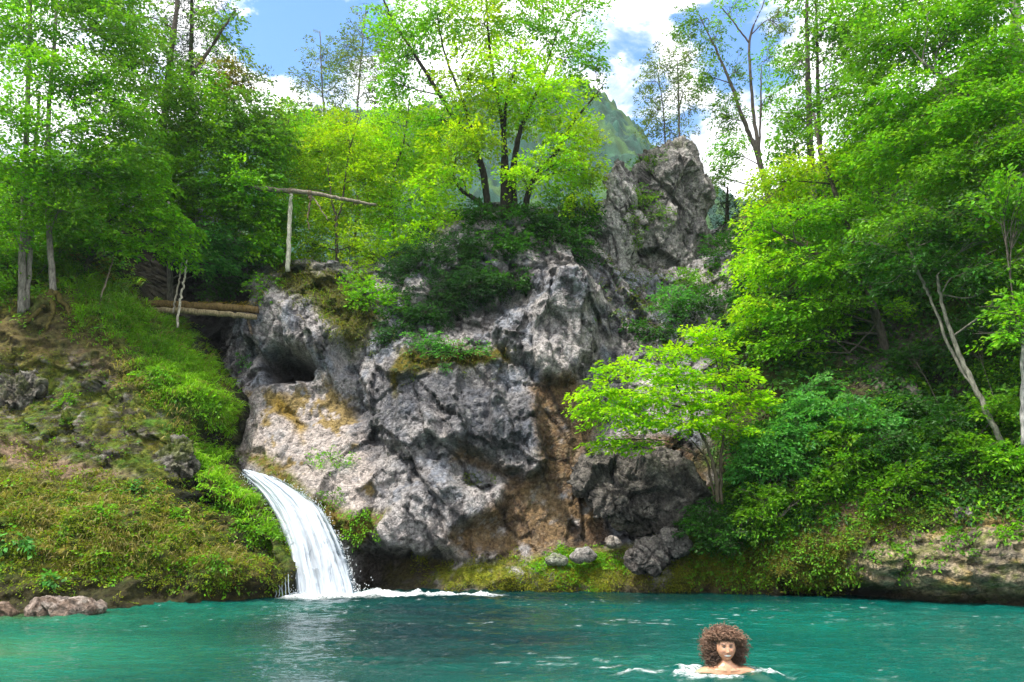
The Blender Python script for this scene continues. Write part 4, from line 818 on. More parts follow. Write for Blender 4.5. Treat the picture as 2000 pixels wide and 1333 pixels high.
pll('little blue-green leafy plant low on the mossy bank above the pink slab', 95, 1128, 24, 14, COOL, 12, size=.24, leaf=.08)
pll('soft green fern patch near the grey outcrop on the left bank', 285, 945, 26, 16, COOL, 16, size=.22, leaf=.06)
pll('green sprig in the dark hollow below the grassy nose', 345, 1010, 24, 20, FRESH, 14, size=.22, leaf=.07)
pll('white-flecked leafy plant on the bank edge under the black opening', 235, 565, 22, 16, ((.22,.42,.16), (.10,.28,.06)), 14, size=.24, leaf=.08)

print('leaves', NL)

pll('soft fern clump where the grassy slope meets the bare earth, above the nose', 300, 735, 34, 20, FRESH, 20, size=.3, leaf=.07)
pll('arching fern on the brow of the grassy nose', 405, 790, 34, 22, FRESH, 22, size=.3, leaf=.07)
pll('dark green herb growing among the stones of the left bank', 140, 780, 26, 16, MID, 14, size=.24, leaf=.07)
pll('patch of small bright herbs in the middle of the mossy bank', 190, 1000, 40, 16, FRESH, 24, size=.22, leaf=.06)
pll('leafy trailing plant over the dark lower edge of the mossy bank', 420, 1095, 40, 14, MID, 20, size=.24, leaf=.06)
pl('hanging green plant over the beige layered rock at the right', 1880, 1050, 40, 20, MID, 22, size=.26, leaf=.07)
pl('bright trailing plant at the right photo edge above the beige rock', 1975, 1035, 34, 22, FRESH, 20, size=.26, leaf=.07)
# ------------------------------------------------------------------ woodwork
def log_part(name, pts, col, parent, org, sides=12, rough=.14):
    tb = Tubes(); c = stem_path(pts, 10, .012)
    tb.add(c[:, :3], c[:, 3], sides, col, rough=rough)
    return tb.build(name, M_BARK, parent, org)
o = P(290, 600, 20.9)
br = thing('log_bridge', 'two mossy logs laid across the dark gorge as a footbridge', 'bridge', o)
log_part('log', [(268,594,20.9,.11),(340,596,20.9,.115),(420,600,20.9,.12),(505,606,20.9,.11)], (.15,.10,.04), br, o)
log_part('log', [(285,606,20.65,.085),(370,608,20.65,.09),(440,614,20.65,.085),(500,619,20.65,.08)], (.24,.19,.11), br, o)['label'] = 'lower thinner weathered log'
log_part('support_stake', [(482,612,20.75,.045),(487,635,20.8,.04),(492,655,20.9,.035)], (.16,.12,.09), br, o)
fo = Foliage(); m = 260
pp = P(rng.uniform(280, 500, m), 595 + rng.uniform(-2, 6, m), 20.85) + np.array([0, 0, .07]); U = normalize(rng.normal(size=(m, 3)) * np.array([1, .6, .2])); N = normalize(np.array([0, -.4, 1.]) + rng.normal(0, .2, (m, 3))); N = normalize(N - U * (N * U).sum(1, keepdims=True))
fo.put(*leaves(pp, U, N, .12, .1, 8, .03, ((.26,.20,.015), (.12,.12,.015)))); fo.build('moss', M_LEAF, br, o)

o = P(560, 527, 20.95)
fr = thing('pole_frame', 'rough log crossbar resting on a pale upright post above the cliff edge', 'pole frame', o)
log_part('crossbar', [(470,360,20.95,.05),(500,367,20.95,.075),(560,373,20.95,.075),(610,378,20.95,.065),(675,390,21.,.055),(735,401,21.1,.04)], (.21,.18,.14), fr, o)
log_part('post', [(568,378,20.97,.06),(566,440,20.97,.065),(562,530,20.97,.07)], (.44,.42,.34), fr, o)['label'] = 'pale bare upright post'
log_part('brace', [(606,380,20.95,.03),(622,402,20.95,.02),(640,430,20.95,.014)], (.24,.20,.15), fr, o)
log_part('hanging_branch', [(603,376,20.95,.05),(606,395,20.9,.035),(601,425,20.9,.02),(604,450,20.9,.012)], (.14,.10,.07), fr, o)
for (px, py, r_) in ((567, 374, .095), (606, 378, .09)):
    tb = Tubes(); cc_ = P(px, py, 20.95); tt_ = np.linspace(0, 8 * np.pi, 70); tb.add(cc_ + np.stack([.05 * (tt_ / (8 * np.pi) - .5) * 2, r_ * np.cos(tt_), r_ * np.sin(tt_)], -1), .010, 5, (.20, .16, .10), cap=False); tb.build('lashing', M_BARK, fr, o)
tag(log_part('fallen_pole', [(690,398,22.2,.04),(730,402,22.2,.045),(775,404,22.2,.03)], (.12,.09,.06), None, (0, 0, 0)), 'short dark pole lying in the leaves right of the pole frame', 'pole')
o = P(340, 640, 20.3)
st = log_part('bare_stick', [(347,640,20.2,.035),(352,590,20.2,.032),(360,545,20.2,.028),(366,505,20.2,.02)], (.42,.38,.31), None, o); st.location = o; tag(st, 'pale peeled stick leaning in front of the logs, the lower reaching one', 'stick')
st = log_part('bare_stick', [(338,612,20.25,.026),(345,570,20.25,.024),(353,530,20.25,.02),(359,480,20.25,.012)], (.30,.26,.21), None, o); st.location = o; tag(st, 'thin dark-topped stick crossing the pale peeled stick by the logs', 'stick')
st = log_part('dead_branch', [(180,700,18.6,.03),(178,640,18.9,.03),(205,560,19.4,.025),(222,500,19.8,.015)], (.20,.16,.12), None, P(180, 700, 18.6)); st.location = P(180, 700, 18.6); tag(st, 'bare brown branch leaning over the root mound on the left bank', 'branch')
# mossy surface roots below the slender pale trunk
tb = Tubes()
for pts in ([(104,570,18.5,.10),(85,596,18.3,.07),(62,622,18.15,.05),(30,650,18.0,.03)], [(106,572,18.5,.08),(128,600,18.45,.05),(146,630,18.4,.03)], [(102,575,18.5,.09),(104,610,18.25,.06),(90,645,18.05,.03)]):
    c = stem_path(pts, 8, .02); tb.add(c[:, :3], c[:, 3], 8, (.085,.07,.02), rough=.25)
o = P(104, 575, 18.4); rt = tb.build('tree_root', M_BARK, None, o); rt.location = o; tag(rt, 'spreading mossy brown roots under the slender pale trunk', 'roots')

# ------------------------------------------------------------------ water
def blob(x, y, cx, cy, rx, ry): return np.exp(-(((x - cx) / rx)**2 + ((y - cy) / ry)**2))
xs = np.concatenate([np.arange(-40, -13, 1.5), np.arange(-13, 13, .045), np.arange(13, 41, 1.5)])
ys = np.concatenate([np.arange(-30, 5.6, .9), np.arange(5.6, 19.6, .045), np.arange(19.7, 21, .5)])
X, Y = np.meshgrid(xs, ys, indexing='ij'); x, y = X.ravel(), Y.ravel()
near = ((np.abs(x) < 13) & (y > 5.6)).astype(float)
n3 = lambda sx, sy, s, o=3: fbm(np.stack([x * sx, y * sy, np.full_like(x, .3 * s)], -1), o, .5, s)
FX, FY = P(640, 1168, 16.9)[:2]
dF = np.hypot((x - FX) * .75, y - FY)
z = .020 * n3(.8, 1.7, 51) + .018 * (1 - 2 * np.abs(n3(1.6, 4.2, 52, 2))) + .014 * n3(3.0, 7.5, 53, 2) + .006 * n3(5, 11, 54, 1)
ringw = np.sin(dF * 9 + 2.5 * n3(.8, .8, 56)) * np.exp(-dF / 3.5) * .016
calm = .35 + .75 * sstep(-.25, .3, n3(.25, .5, 55)); turb = np.exp(-(dF / 4.)**2)
pk = np.clip(1 - 1.6 * np.abs(n3(3.6, 6.5, 71, 2)), 0, 1)**4 * sstep(-.1, .35, n3(.5, .9, 72)); z = z + .020 * pk
z = (z * (1.05 * calm + 1.5 * turb) + ringw) * near
# foam under the fall and broken water round the swimmer
fn = n3(2.2, 6., 57, 4); fn2 = n3(7, 9, 58, 3)
fa, fb = P(560, 1172, 16.6)[:2], P(985, 1170, 16.85)[:2]
tt = np.clip((x - fa[0]) / (fb[0] - fa[0]), 0, 1); yc = 16.75 + .05 * tt
line = np.exp(-((y - yc) / (.75 * (1 - tt)**1.6 + .19))**2) * sstep(fa[0] - .25, fa[0] + .15, x) * (1 - sstep(fb[0] - .8, fb[0] + .3, x)) * (1 - .15 * tt)
foam = sstep(.22, .75, line + .35 * fn * (.3 + tt) + .12 * fn2)
SX, SY = P(1420, 1318, 7.34)[:2]
dS = np.hypot((x - SX + .0) / 1.0, (y - SY) / .55)
ringS = .55 * np.exp(-((dS - .42) / .16)**2) + .95 * blob(x, y, SX - .66, SY + .12, .62, .30) + .8 * blob(x, y, SX + .58, SY - .03, .55, .20)
wk = 1 - 2 * np.abs(n3(3.2, 5., 61, 3)); foamS = sstep(.32, .80, ringS * (.10 + .55 * wk + .5 * fn + 1.15 * n3(8, 13, 67, 2))) * (dS > .22)
sparkle_flecks = sstep(.50, .78, n3(5.5, 13., 62, 3) + .35 * n3(.35, .6, 63)) * .42 * sstep(-9.5, -6, x)  # faint white flecks, painted as foam to give the ripples sparkle
z = z + near * (.06 * foam * (.6 + 1.0 * fn2) + .045 * ringS * wk * (dS > .2) + .02 * ringS * fn2 + .013 * np.sin(dS * 17) * np.exp(-dS * .9) * (dS > .3))
shallow = blob(x, y, -9.5, 12.6, 4.2, 2.4); shallow = np.maximum(shallow, .75 * blob(x, y, -6.5, 8.6, 3.0, 2.6))
deep = np.maximum(blob(x, y, -1.6, 11.0, 3.3, 5.2), blob(x, y, -3, 16.5, 5.5, 1.6))
c = np.tile(np.array((.001, .098, .080)), (len(x), 1))
c = mixc(c, (.002, .025, .030), np.clip(deep * 1.35 + .25 * n3(.4, .8, 64), 0, 1))  # deep-water colour, with dark reflections partly painted in
c = mixc(c, (.020, .25, .15), np.clip(shallow * 1.1 + .2 * n3(.5, 1., 65), 0, 1) * .9)
c = mixc(c, (.10, .14, .045), sstep(.55, .95, shallow + .15 * n3(.7, 1.4, 66)) * .8)
c = mixc(c, (.001, .022, .022), sstep(14.2, 16.5, y) * .8)  # far water darkened, partly reflections of the bank put into its colour
opac = np.clip(.93 - .50 * shallow * sstep(8.5, 12., y) - .5 * blob(x, y, SX, SY - .12, .42, .40), .4, 1)
p = np.stack([x, y, z], -1)
keep = np.ones(len(x), bool)
f, used = grid_faces(len(xs), len(ys), keep)
m, nt, ns, L = new_mat('pool_water')
out = nd(ns, 'ShaderNodeOutputMaterial'); b = nd(ns, 'ShaderNodeBsdfPrincipled'); b.inputs['Roughness'].default_value = .025; b.inputs['IOR'].default_value = 1.333
at = nd(ns, 'ShaderNodeAttribute', attribute_name='Col'); L.new(at.outputs['Color'], b.inputs['Base Color'])
tc = nd(ns, 'ShaderNodeTexCoord'); mp = nd(ns, 'ShaderNodeMapping'); mp.inputs['Scale'].default_value = (1, 2.2, 1); L.new(tc.outputs['Object'], mp.inputs[0])
n1 = nd(ns, 'ShaderNodeTexNoise', i_Scale=6.5, i_Detail=3., i_Roughness=.55); L.new(mp.outputs[0], n1.inputs['Vector'])
bp = nd(ns, 'ShaderNodeBump', i_Strength=.8, i_Distance=.04); L.new(n1.outputs['Fac'], bp.inputs['Height']); L.new(bp.outputs[0], b.inputs['Normal'])
tr = nd(ns, 'ShaderNodeBsdfTransparent'); tr.inputs[0].default_value = (.55, .9, .8, 1)
ao = nd(ns, 'ShaderNodeAttribute', attribute_name='opacity'); mx = nd(ns, 'ShaderNodeMixShader'); L.new(ao.outputs['Fac'], mx.inputs[0]); L.new(tr.outputs[0], mx.inputs[1]); L.new(b.outputs[0], mx.inputs[2])
fm = nd(ns, 'ShaderNodeBsdfPrincipled'); fm.inputs['Base Color'].default_value = (.86, .90, .92, 1); fm.inputs['Roughness'].default_value = .7
af = nd(ns, 'ShaderNodeAttribute', attribute_name='foam'); n2 = nd(ns, 'ShaderNodeTexNoise', i_Scale=26., i_Detail=4.); L.new(mp.outputs[0], n2.inputs['Vector'])
fr_ = nd(ns, 'ShaderNodeMapRange', i_1=.40, i_2=.58, i_3=.15, i_4=1.); L.new(n2.outputs['Fac'], fr_.inputs[0]); fmul = nd(ns, 'ShaderNodeMath', operation='MULTIPLY'); L.new(af.outputs['Fac'], fmul.inputs[0]); L.new(fr_.outputs[0], fmul.inputs[1])
mx2 = nd(ns, 'ShaderNodeMixShader'); L.new(fmul.outputs[0], mx2.inputs[0]); L.new(mx.outputs[0], mx2.inputs[1]); L.new(fm.outputs[0], mx2.inputs[2]); L.new(mx2.outputs[0], out.inputs[0])
M_WATER = m
tag(mesh_obj('pool_water', p, f[:, ::1], M_WATER, None, c, attrs={'foam': np.clip(foam + foamS * .75 + sparkle_flecks, 0, 1) * near, 'opacity': opac}), kind='structure')

# bed of the pool, running on under the banks as the ground sheet
gx = np.concatenate([np.arange(-400, -24, 40), np.arange(-24, 24, .25), np.arange(24, 401, 40)]); gy = np.concatenate([np.arange(-400, 0, 40), np.arange(0, 22, .25), np.arange(22, 401, 40)])
X, Y = np.meshgrid(gx, gy, indexing='ij'); x, y = X.ravel(), Y.ravel()
z = -1.9 + 1.75 * np.clip(blob(x, y, -10.5, 13.2, 4.5, 1.9), 0, 1) + .08 * fbm(np.stack([x * 1.2, y * 1.2, 0 * x], -1), 3, .5, 80)
c = np.tile(np.array((.22, .22, .14)), (len(x), 1)); c = mixc(c, (.34, .33, .22), sstep(0, .3, fbm(np.stack([x * 2, y * 2, 0 * x], -1), 3, .6, 81)))
f, used = grid_faces(len(gx), len(gy), np.ones(len(x), bool))
tag(mesh_obj('ground', np.stack([x, y, z], -1), f, M_ROCK, None, c), kind='structure')

# waterfall: a curved, streaked sheet with real thickness
Lf = np.array([(466,922,18.9),(475,930,18.65),(485,938,18.35),(512,968,18.0),(538,1010,17.75),(556,1055,17.45),(568,1105,17.2),(578,1172,16.95)], float)
Rt = np.array([(502,924,18.9),(526,930,18.5),(546,938,18.25),(590,962,18.0),(626,992,17.8),(654,1040,17.5),(677,1094,17.25),(700,1168,17.0)], float)
nS, nW = 260, 110
a = catmull(P(*Lf.T), 44); b_ = catmull(P(*Rt.T), 44); sI = np.linspace(0, len(a) - 1, nS)
ia = lambda q: np.stack([np.interp(sI, np.arange(len(q)), q[:, k]) for k in range(3)], -1)
a, b_ = ia(a), ia(b_); w = np.linspace(0, 1, nW); s = np.linspace(0, 1, nS)
G3 = a[:, None] * (1 - w)[None, :, None] + b_[:, None] * w[None, :, None]
Sg, Wg = np.meshgrid(s, w, indexing='ij')
q = np.stack([Wg.ravel() * 9, Sg.ravel() * 2.2 + .3 * Wg.ravel(), 0 * Sg.ravel()], -1)
st1 = fbm(q, 4, .6, 31).reshape(nS, nW); st2 = fbm(q * np.array([3.2, 1.6, 1]), 3, .6, 32).reshape(nS, nW); cl = fbm(np.stack([Wg.ravel() * 7, Sg.ravel() * 14, 0 * Sg.ravel()], -1), 4, .6, 33).reshape(nS, nW)
bul = np.sin(np.pi * Wg)**.6 * (.08 + .30 * Sg) + .09 * st1 + .025 * st2 + .04 * cl * Sg
front = G3.copy(); front[..., 1] -= bul; front[..., 2] += .5 * bul * (1 - Sg); front[..., 0] += (.05 * cl * Sg + .03 * st2)
edge = np.minimum(Wg, 1 - Wg)
dens = sstep(.0, .13, edge + .10 * st2 + .05 * cl) * sstep(-.30, .06, st1 * 1.2 * (1.1 - .8 * Sg) + .7 * st2 * (1 - Sg) + 1.5 * Sg**.6 - .25)
dens = np.clip(dens * 1.5, .03, 1)
hole = np.exp(-(((Wg - .47) / .07)**2 + ((Sg - .86) / .07)**2)); dens = dens * (1 - .55 * hole * (cl > -.1))
back = G3.copy(); back[..., 1] += .10
v = np.concatenate([front.reshape(-1, 3), back.reshape(-1, 3)])
i, j = np.meshgrid(np.arange(nS - 1), np.arange(nW - 1), indexing='ij'); k0 = (i * nW + j).ravel(); fq = np.stack([k0, k0 + 1, k0 + nW + 1, k0 + nW], -1)
M_ = nS * nW; fb = fq[:, ::-1] + M_
rimq = []
for jj in (0, nW - 1):
    k = np.arange(nS - 1) * nW + jj; rimq.append(np.stack([k, k + nW, k + nW + M_, k + M_], -1))
m, nt, ns, L = new_mat('falling_water')
out = nd(ns, 'ShaderNodeOutputMaterial'); b = nd(ns, 'ShaderNodeBsdfPrincipled'); b.inputs['Roughness'].default_value = .55; b.inputs['Specular IOR Level'].default_value = .4
at = nd(ns, 'ShaderNodeAttribute', attribute_name='Col'); L.new(at.outputs['Color'], b.inputs['Base Color'])
tl = nd(ns, 'ShaderNodeBsdfTranslucent'); tl.inputs[0].default_value = (.8, .88, .95, 1); m1 = nd(ns, 'ShaderNodeMixShader', i_0=.3); L.new(b.outputs[0], m1.inputs[1]); L.new(tl.outputs[0], m1.inputs[2])
tr = nd(ns, 'ShaderNodeBsdfTransparent'); tr.inputs[0].default_value = (.8, .9, .95, 1); ad = nd(ns, 'ShaderNodeAttribute', attribute_name='cover'); m2 = nd(ns, 'ShaderNodeMixShader'); L.new(ad.outputs['Fac'], m2.inputs[0]); L.new(tr.outputs[0], m2.inputs[1]); L.new(m1.outputs[0], m2.inputs[2])
L.new(m2.outputs[0], out.inputs[0]); M_FALL = m
cc = np.array((.58, .64, .72)) * (1 + .42 * st2 + .36 * st1 + .2 * cl)[..., None]; cc = cc.clip(0, .92).reshape(-1, 3)
o = P(640, 1168, 17); wf = thing('waterfall', 'white waterfall curving down between the mossy bank and the pale cliff', 'waterfall', o); 
mesh_obj('water_sheet', v - o, np.vstack([fq, fb] + rimq), M_FALL, wf, np.vstack([cc, cc]), attrs={'cover': np.concatenate([dens.ravel(), dens.ravel() * .3])})
# droplets torn from its edges and thrown up at the foot
nD = 900
si = (rng.beta(2.2, 1.1, nD) * (nS - 1)).astype(int); side = rng.random(nD) < .35
base = np.where(side[:, None], a[si], b_[si]); sf = si / nS
base = base + np.stack([np.where(side, -1, 1) * rng.exponential(.035, nD) * (.4 + 1.2 * sf), rng.normal(-.08, .08, nD), rng.normal(0, .05, nD)], -1)
kf = rng.random(nD) < .35; foot = np.stack([rng.uniform(a[-1, 0] - .1, b_[-1, 0] + .35, nD), rng.normal(16.75, .15, nD), rng.exponential(.10, nD)], -1); base[kf] = foot[kf]
r = rng.uniform(.005, .012, nD)[:, None]
octv = np.array([[1,0,0],[-1,0,0],[0,1,0],[0,-1,0],[0,0,1.5],[0,0,-1.5]], float)
v = (base[:, None] + octv[None] * r[:, None]).reshape(-1, 3); ft = np.array([[0,2,4],[2,1,4],[1,3,4],[3,0,4],[2,0,5],[1,2,5],[3,1,5],[0,3,5]])
f = (np.arange(nD)[:, None, None] * 6 + ft[None]).reshape(-1, 3)
tag(mesh_obj('spray', v - o, f, M_FALL, wf, np.full((len(v), 3), .88), attrs={'cover': np.full(len(v), .85)}), kind='stuff')
# thin side trickle on the wet rock left of the fall
tb = Tubes()
for px in (536, 543, 549, 556, 562):
    c = stem_path([(px, 1120 + rng.uniform(-10, 8), 16.6, .008), (px + 2, 1145, 16.5, .01), (px + 3, 1170, 16.45, .009)], 5, .008); tb.add(c[:, :3], c[:, 3], 5, (.7,.78,.85))
tk = tb.build('trickle', M_FALL, wf, o)
at_ = tk.data.attributes.new('cover', 'FLOAT', 'POINT'); at_.data.foreach_set('value', np.full(len(tk.data.vertices), .55, np.float32))

# ------------------------------------------------------------------ the swimmer
ORG = np.array([SX, SY, 0.])
def evaluated(obj):
    dg = bpy.context.evaluated_depsgraph_get(); ev = obj.evaluated_get(dg); me = ev.to_mesh()
    v = np.empty(len(me.vertices) * 3); me.vertices.foreach_get('co', v); v = v.reshape(-1, 3)
    me.calc_loop_triangles(); t = np.empty(len(me.loop_triangles) * 3, np.int32); me.loop_triangles.foreach_get('vertices', t)
    ev.to_mesh_clear(); return v, t.reshape(-1, 3)
sv, se, sr = [], [], []
def J(p, r, par=None):
    sv.append(p); sr.append(r); k = len(sv) - 1
    if par is not None: se.append((par, k))
    return k
pel = J((0, .12, -.46), (.15, .10)); wa = J((0, .10, -.30), (.125, .09), pel); ch = J((0, .05, -.11), (.155, .105), wa); cb = J((0, .025, .020), (.125, .075), ch); nk = J((0, .012, .105), (.058, .058), cb); nt_ = J((0, 0, .15), (.05, .055), nk)
for sg in (-1, 1):
    sh = J((sg * .195, .025, .012), (.068, .062), cb); el = J((sg * .40, -.05, -.075), (.043, .043), sh); wr = J((sg * .52, -.27, -.11), (.028, .024), el); pm = J((sg * .525, -.33, -.115), (.036, .017), wr)
    for q, (ln, off) in enumerate(((.072, -.030), (.082, -.010), (.076, .010), (.060, .029))):
        k1 = J((sg * (.535 + off * .8), -.375, -.115), (.0095, .009), pm); k2 = J((sg * (.54 + off * 1.1), -.375 - ln * .5, -.118), (.0085, .0085), k1); J((sg * (.542 + off * 1.15), -.375 - ln, -.135), (.007, .007), k2)
    t1 = J((sg * .485, -.335, -.12), (.011, .011), pm); J((sg * .462, -.37, -.13), (.009, .009), t1)
    hp = J((sg * .095, .12, -.52), (.09, .09), pel); kn = J((sg * .15, -.10, -.82), (.055, .06), hp); an = J((sg * .14, .18, -1.12), (.036, .036), kn); J((sg * .15, .06, -1.20), (.035, .025), an)
me = bpy.data.meshes.new('tmp'); me.from_pydata(sv, se, []); tmp = bpy.data.objects.new('tmp', me); COL.objects.link(tmp)
md = tmp.modifiers.new('Skin', 'SKIN')
for k, (rx, ry) in enumerate(sr): me.skin_vertices[0].data[k].radius = (rx, ry)
me.skin_vertices[0].data[0].use_root = True
tmp.modifiers.new('Sub', 'SUBSURF').levels = 2
bv, bt = evaluated(tmp); bpy.data.objects.remove(tmp)
# head
nu, nv = 120, 90
th = np.linspace(0, 2 * np.pi, nu, endpoint=False); ph = np.linspace(.001, np.pi - .001, nv); A, B = np.meshgrid(th, ph, indexing='ij')
hx, hy, hz = np.sin(B) * np.sin(A), -np.sin(B) * np.cos(A), np.cos(B)
HC = np.array([0, .0, .232])
low = np.clip(-hz, 0, 1)
X_ = hx * (.092 - .030 * low**2.2); Z_ = hz * .120; Y_ = hy * np.where(hy < 0, .092 - .004 * low, .105)
frn = sstep(.1, .8, -hy)
def bumpf(cx, cz, rx, rz): return np.exp(-(((X_ - cx) / rx)**2 + ((Z_ - cz) / rz)**2)) * frn
eye_z = .012; 
Y_ = Y_ - .020 * bumpf(0, -.030, .011, .014) - .012 * bumpf(0, -.012, .008, .022) - .006 * bumpf(-.013, -.034, .007, .007) - .006 * bumpf(.013, -.034, .007, .007)
Y_ = Y_ + .009 * bumpf(-.031, eye_z, .016, .010) + .009 * bumpf(.031, eye_z, .016, .010) - .006 * bumpf(-.031, .030, .022, .008) - .006 * bumpf(.031, .030, .022, .008)
Y_ = Y_ - .007 * bumpf(-.040, -.022, .018, .016) - .007 * bumpf(.040, -.022, .018, .016) - .007 * bumpf(0, -.062, .024, .012) - .012 * bumpf(0, -.098, .022, .016) + .005 * bumpf(0, -.080, .02, .006)
hv = np.stack([X_, Y_, Z_], -1).reshape(-1, 3) + HC
ga = np.arange(nu)[:, None]; gb = np.arange(nv - 1)[None]; q = np.stack([ga * nv + gb, ga * nv + gb + 1, (ga + 1) % nu * nv + gb + 1, (ga + 1) % nu * nv + gb], -1).reshape(-1, 4)
ht = np.vstack([q[:, [0, 1, 2]], q[:, [0, 2, 3]]])
parts_v, parts_t, n0 = [bv, hv], [bt, ht + len(bv)], len(bv) + len(hv)
me = bpy.data.meshes.new('tmp2'); me.from_pydata(np.vstack(parts_v).tolist(), [], np.vstack(parts_t).tolist()); tmp = bpy.data.objects.new('tmp2', me); COL.objects.link(tmp)
rm_ = tmp.modifiers.new('R', 'REMESH'); rm_.mode = 'VOXEL'; rm_.voxel_size = .0042
pv, pt = evaluated(tmp); bpy.data.objects.remove(tmp)
axx = np.abs(pv[:, 0]); cl_ = np.exp(-((pv[:, 2] - (.040 + .09 * axx)) / .010)**2) * (axx < .19) * (axx > .015) * (pv[:, 1] < .03); pv[:, 1] -= .005 * cl_; pv[:, 1] += .004 * np.exp(-((pv[:, 2] - (.062 + .09 * axx)) / .012)**2) * (axx < .16) * (axx > .03) * (pv[:, 1] < .02)
c = np.tile(np.array((.58, .30, .18)), (len(pv), 1)); l = pv - HC
fz = (l[:, 1] < -.03)
ell = lambda cx, cz, rx, rz: sstep(1.15, .85, np.sqrt(((l[:, 0] - cx) / rx)**2 + ((l[:, 2] - cz) / rz)**2)) * fz
c = mixc(c, (.60, .28, .19), np.maximum(ell(-.042, -.03, .022, .02), ell(.042, -.03, .022, .02)) * .6)
for sg in (-1, 1):
    c = mixc(c, (.20, .10, .06), ell(sg * .031, .012, .019, .012) * .75); c = mixc(c, (.5, .42, .37), ell(sg * .031, .010, .013, .005)); c = mixc(c, (.025, .014, .01), ell(sg * .031, .010, .0085, .006)); c = mixc(c, (.05, .028, .018), ell(sg * .032, .032, .022, .0055))
    c = mixc(c, (.15, .06, .04), ell(sg * .008, -.043, .005, .004))
c = mixc(c, (.24, .12, .075), ell(0, -.052, .026, .006) * .6); c = mixc(c, (.45, .13, .10), ell(0, -.062, .038, .014)); c = mixc(c, (.85, .82, .78), ell(0, -.0615, .032, .0085)); c = mixc(c, (.30, .15, .09), ell(0, -.108, .03, .014) * .5)
m, nt, ns, L = new_mat('skin'); out = nd(ns, 'ShaderNodeOutputMaterial'); b = nd(ns, 'ShaderNodeBsdfPrincipled'); b.inputs['Roughness'].default_value = .35; b.inputs['Subsurface Weight'].default_value = .12; b.inputs['Subsurface Radius'].default_value = (.02, .008, .004); b.inputs['Subsurface Scale'].default_value = .4
at = nd(ns, 'ShaderNodeAttribute', attribute_name='Col'); L.new(at.outputs['Color'], b.inputs['Base Color']); L.new(b.outputs[0], out.inputs[0])
pers = thing('person', 'smiling swimmer with a big brown afro, bare shoulders just above the water', 'person', ORG)
mesh_obj('body', pv, pt, m, pers, c)
# hair: thousands of small corkscrew curls rooted on the scalp
nH = 5200
d = normalize(rng.normal(size=(nH, 3)))
EC, ER = np.array([0, .03, .238]), np.array([.222, .17, .178])
end = EC + d * ER * (rng.uniform(.62, 1.06, (nH, 1))) * (1 + .10 * fbm(d * 3.2, 3, .6, 88))[:, None]
end[:, 2] -= .035 * (np.abs(d[:, 0]) > .5) * sstep(.2, -.6, d[:, 2])
root_ = HC + d * np.array([.078, .09, .112])
bad = ((np.abs(end[:, 0]) < .112 - .35 * np.clip(end[:, 2] - .25, 0, 1)) & (end[:, 1] < .05) & (end[:, 2] < .318)) | (end[:, 2] < .06) | ((np.abs(end[:, 0]) < .10) & (end[:, 2] < .16))
bad |= (np.abs(root_[:, 0]) < .074) & (root_[:, 1] < -.03) & (root_[:, 2] < .292)
low_ = (d[:, 2] < -.1) & (np.abs(d[:, 0]) < .45) & (d[:, 1] < 0)
sel = np.where(~(bad | low_))[0]
tb = Tubes(); npt = 16; u = np.linspace(0, 1, npt)[:, None]
for k in sel:
    ax = end[k] - root_[k]; ln = np.linalg.norm(ax); ax = ax / ln
    s1 = np.cross(ax, (0, 0, 1) if abs(ax[2]) < .9 else (1, 0, 0)); s1 /= np.linalg.norm(s1); s2 = np.cross(ax, s1); ph0 = rng.uniform(0, 6.28); tw = rng.uniform(9, 24)
    R = rng.uniform(.006, .015) * (.25 + u); path = root_[k] + ax * ln * u + s1 * R * np.cos(ph0 + tw * u) + s2 * R * np.sin(ph0 + tw * u) + np.cumsum(rng.normal(0, .0038, (npt, 3)), 0)
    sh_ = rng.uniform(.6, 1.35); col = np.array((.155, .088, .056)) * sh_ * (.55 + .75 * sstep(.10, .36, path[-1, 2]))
    tb.add(path, .0028, 3, col, cap=False)
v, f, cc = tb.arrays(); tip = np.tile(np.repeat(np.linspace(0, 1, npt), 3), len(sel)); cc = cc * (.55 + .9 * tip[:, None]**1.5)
mh, nt, ns, L = new_mat('hair'); out = nd(ns, 'ShaderNodeOutputMaterial'); b = nd(ns, 'ShaderNodeBsdfPrincipled'); b.inputs['Roughness'].default_value = .6; at = nd(ns, 'ShaderNodeAttribute', attribute_name='Col'); L.new(at.outputs['Color'], b.inputs['Base Color']); L.new(b.outputs[0], out.inputs[0])
# dense core so that the curls do not show the water through them
dd = np.stack([hx, hy, hz], -1).reshape(-1, 3); core = np.array([0, .055, .275]) + dd * np.array([.165, .10, .15]) * (1 + .10 * fbm(dd * 4, 3, .6, 89))[:, None]
v2 = np.vstack([v, core]); f2 = np.vstack([f, q + len(v)]); c2 = np.vstack([cc, np.tile((.045, .022, .014), (len(core), 1))])
mesh_obj('hair', v2, f2, mh, pers, c2)

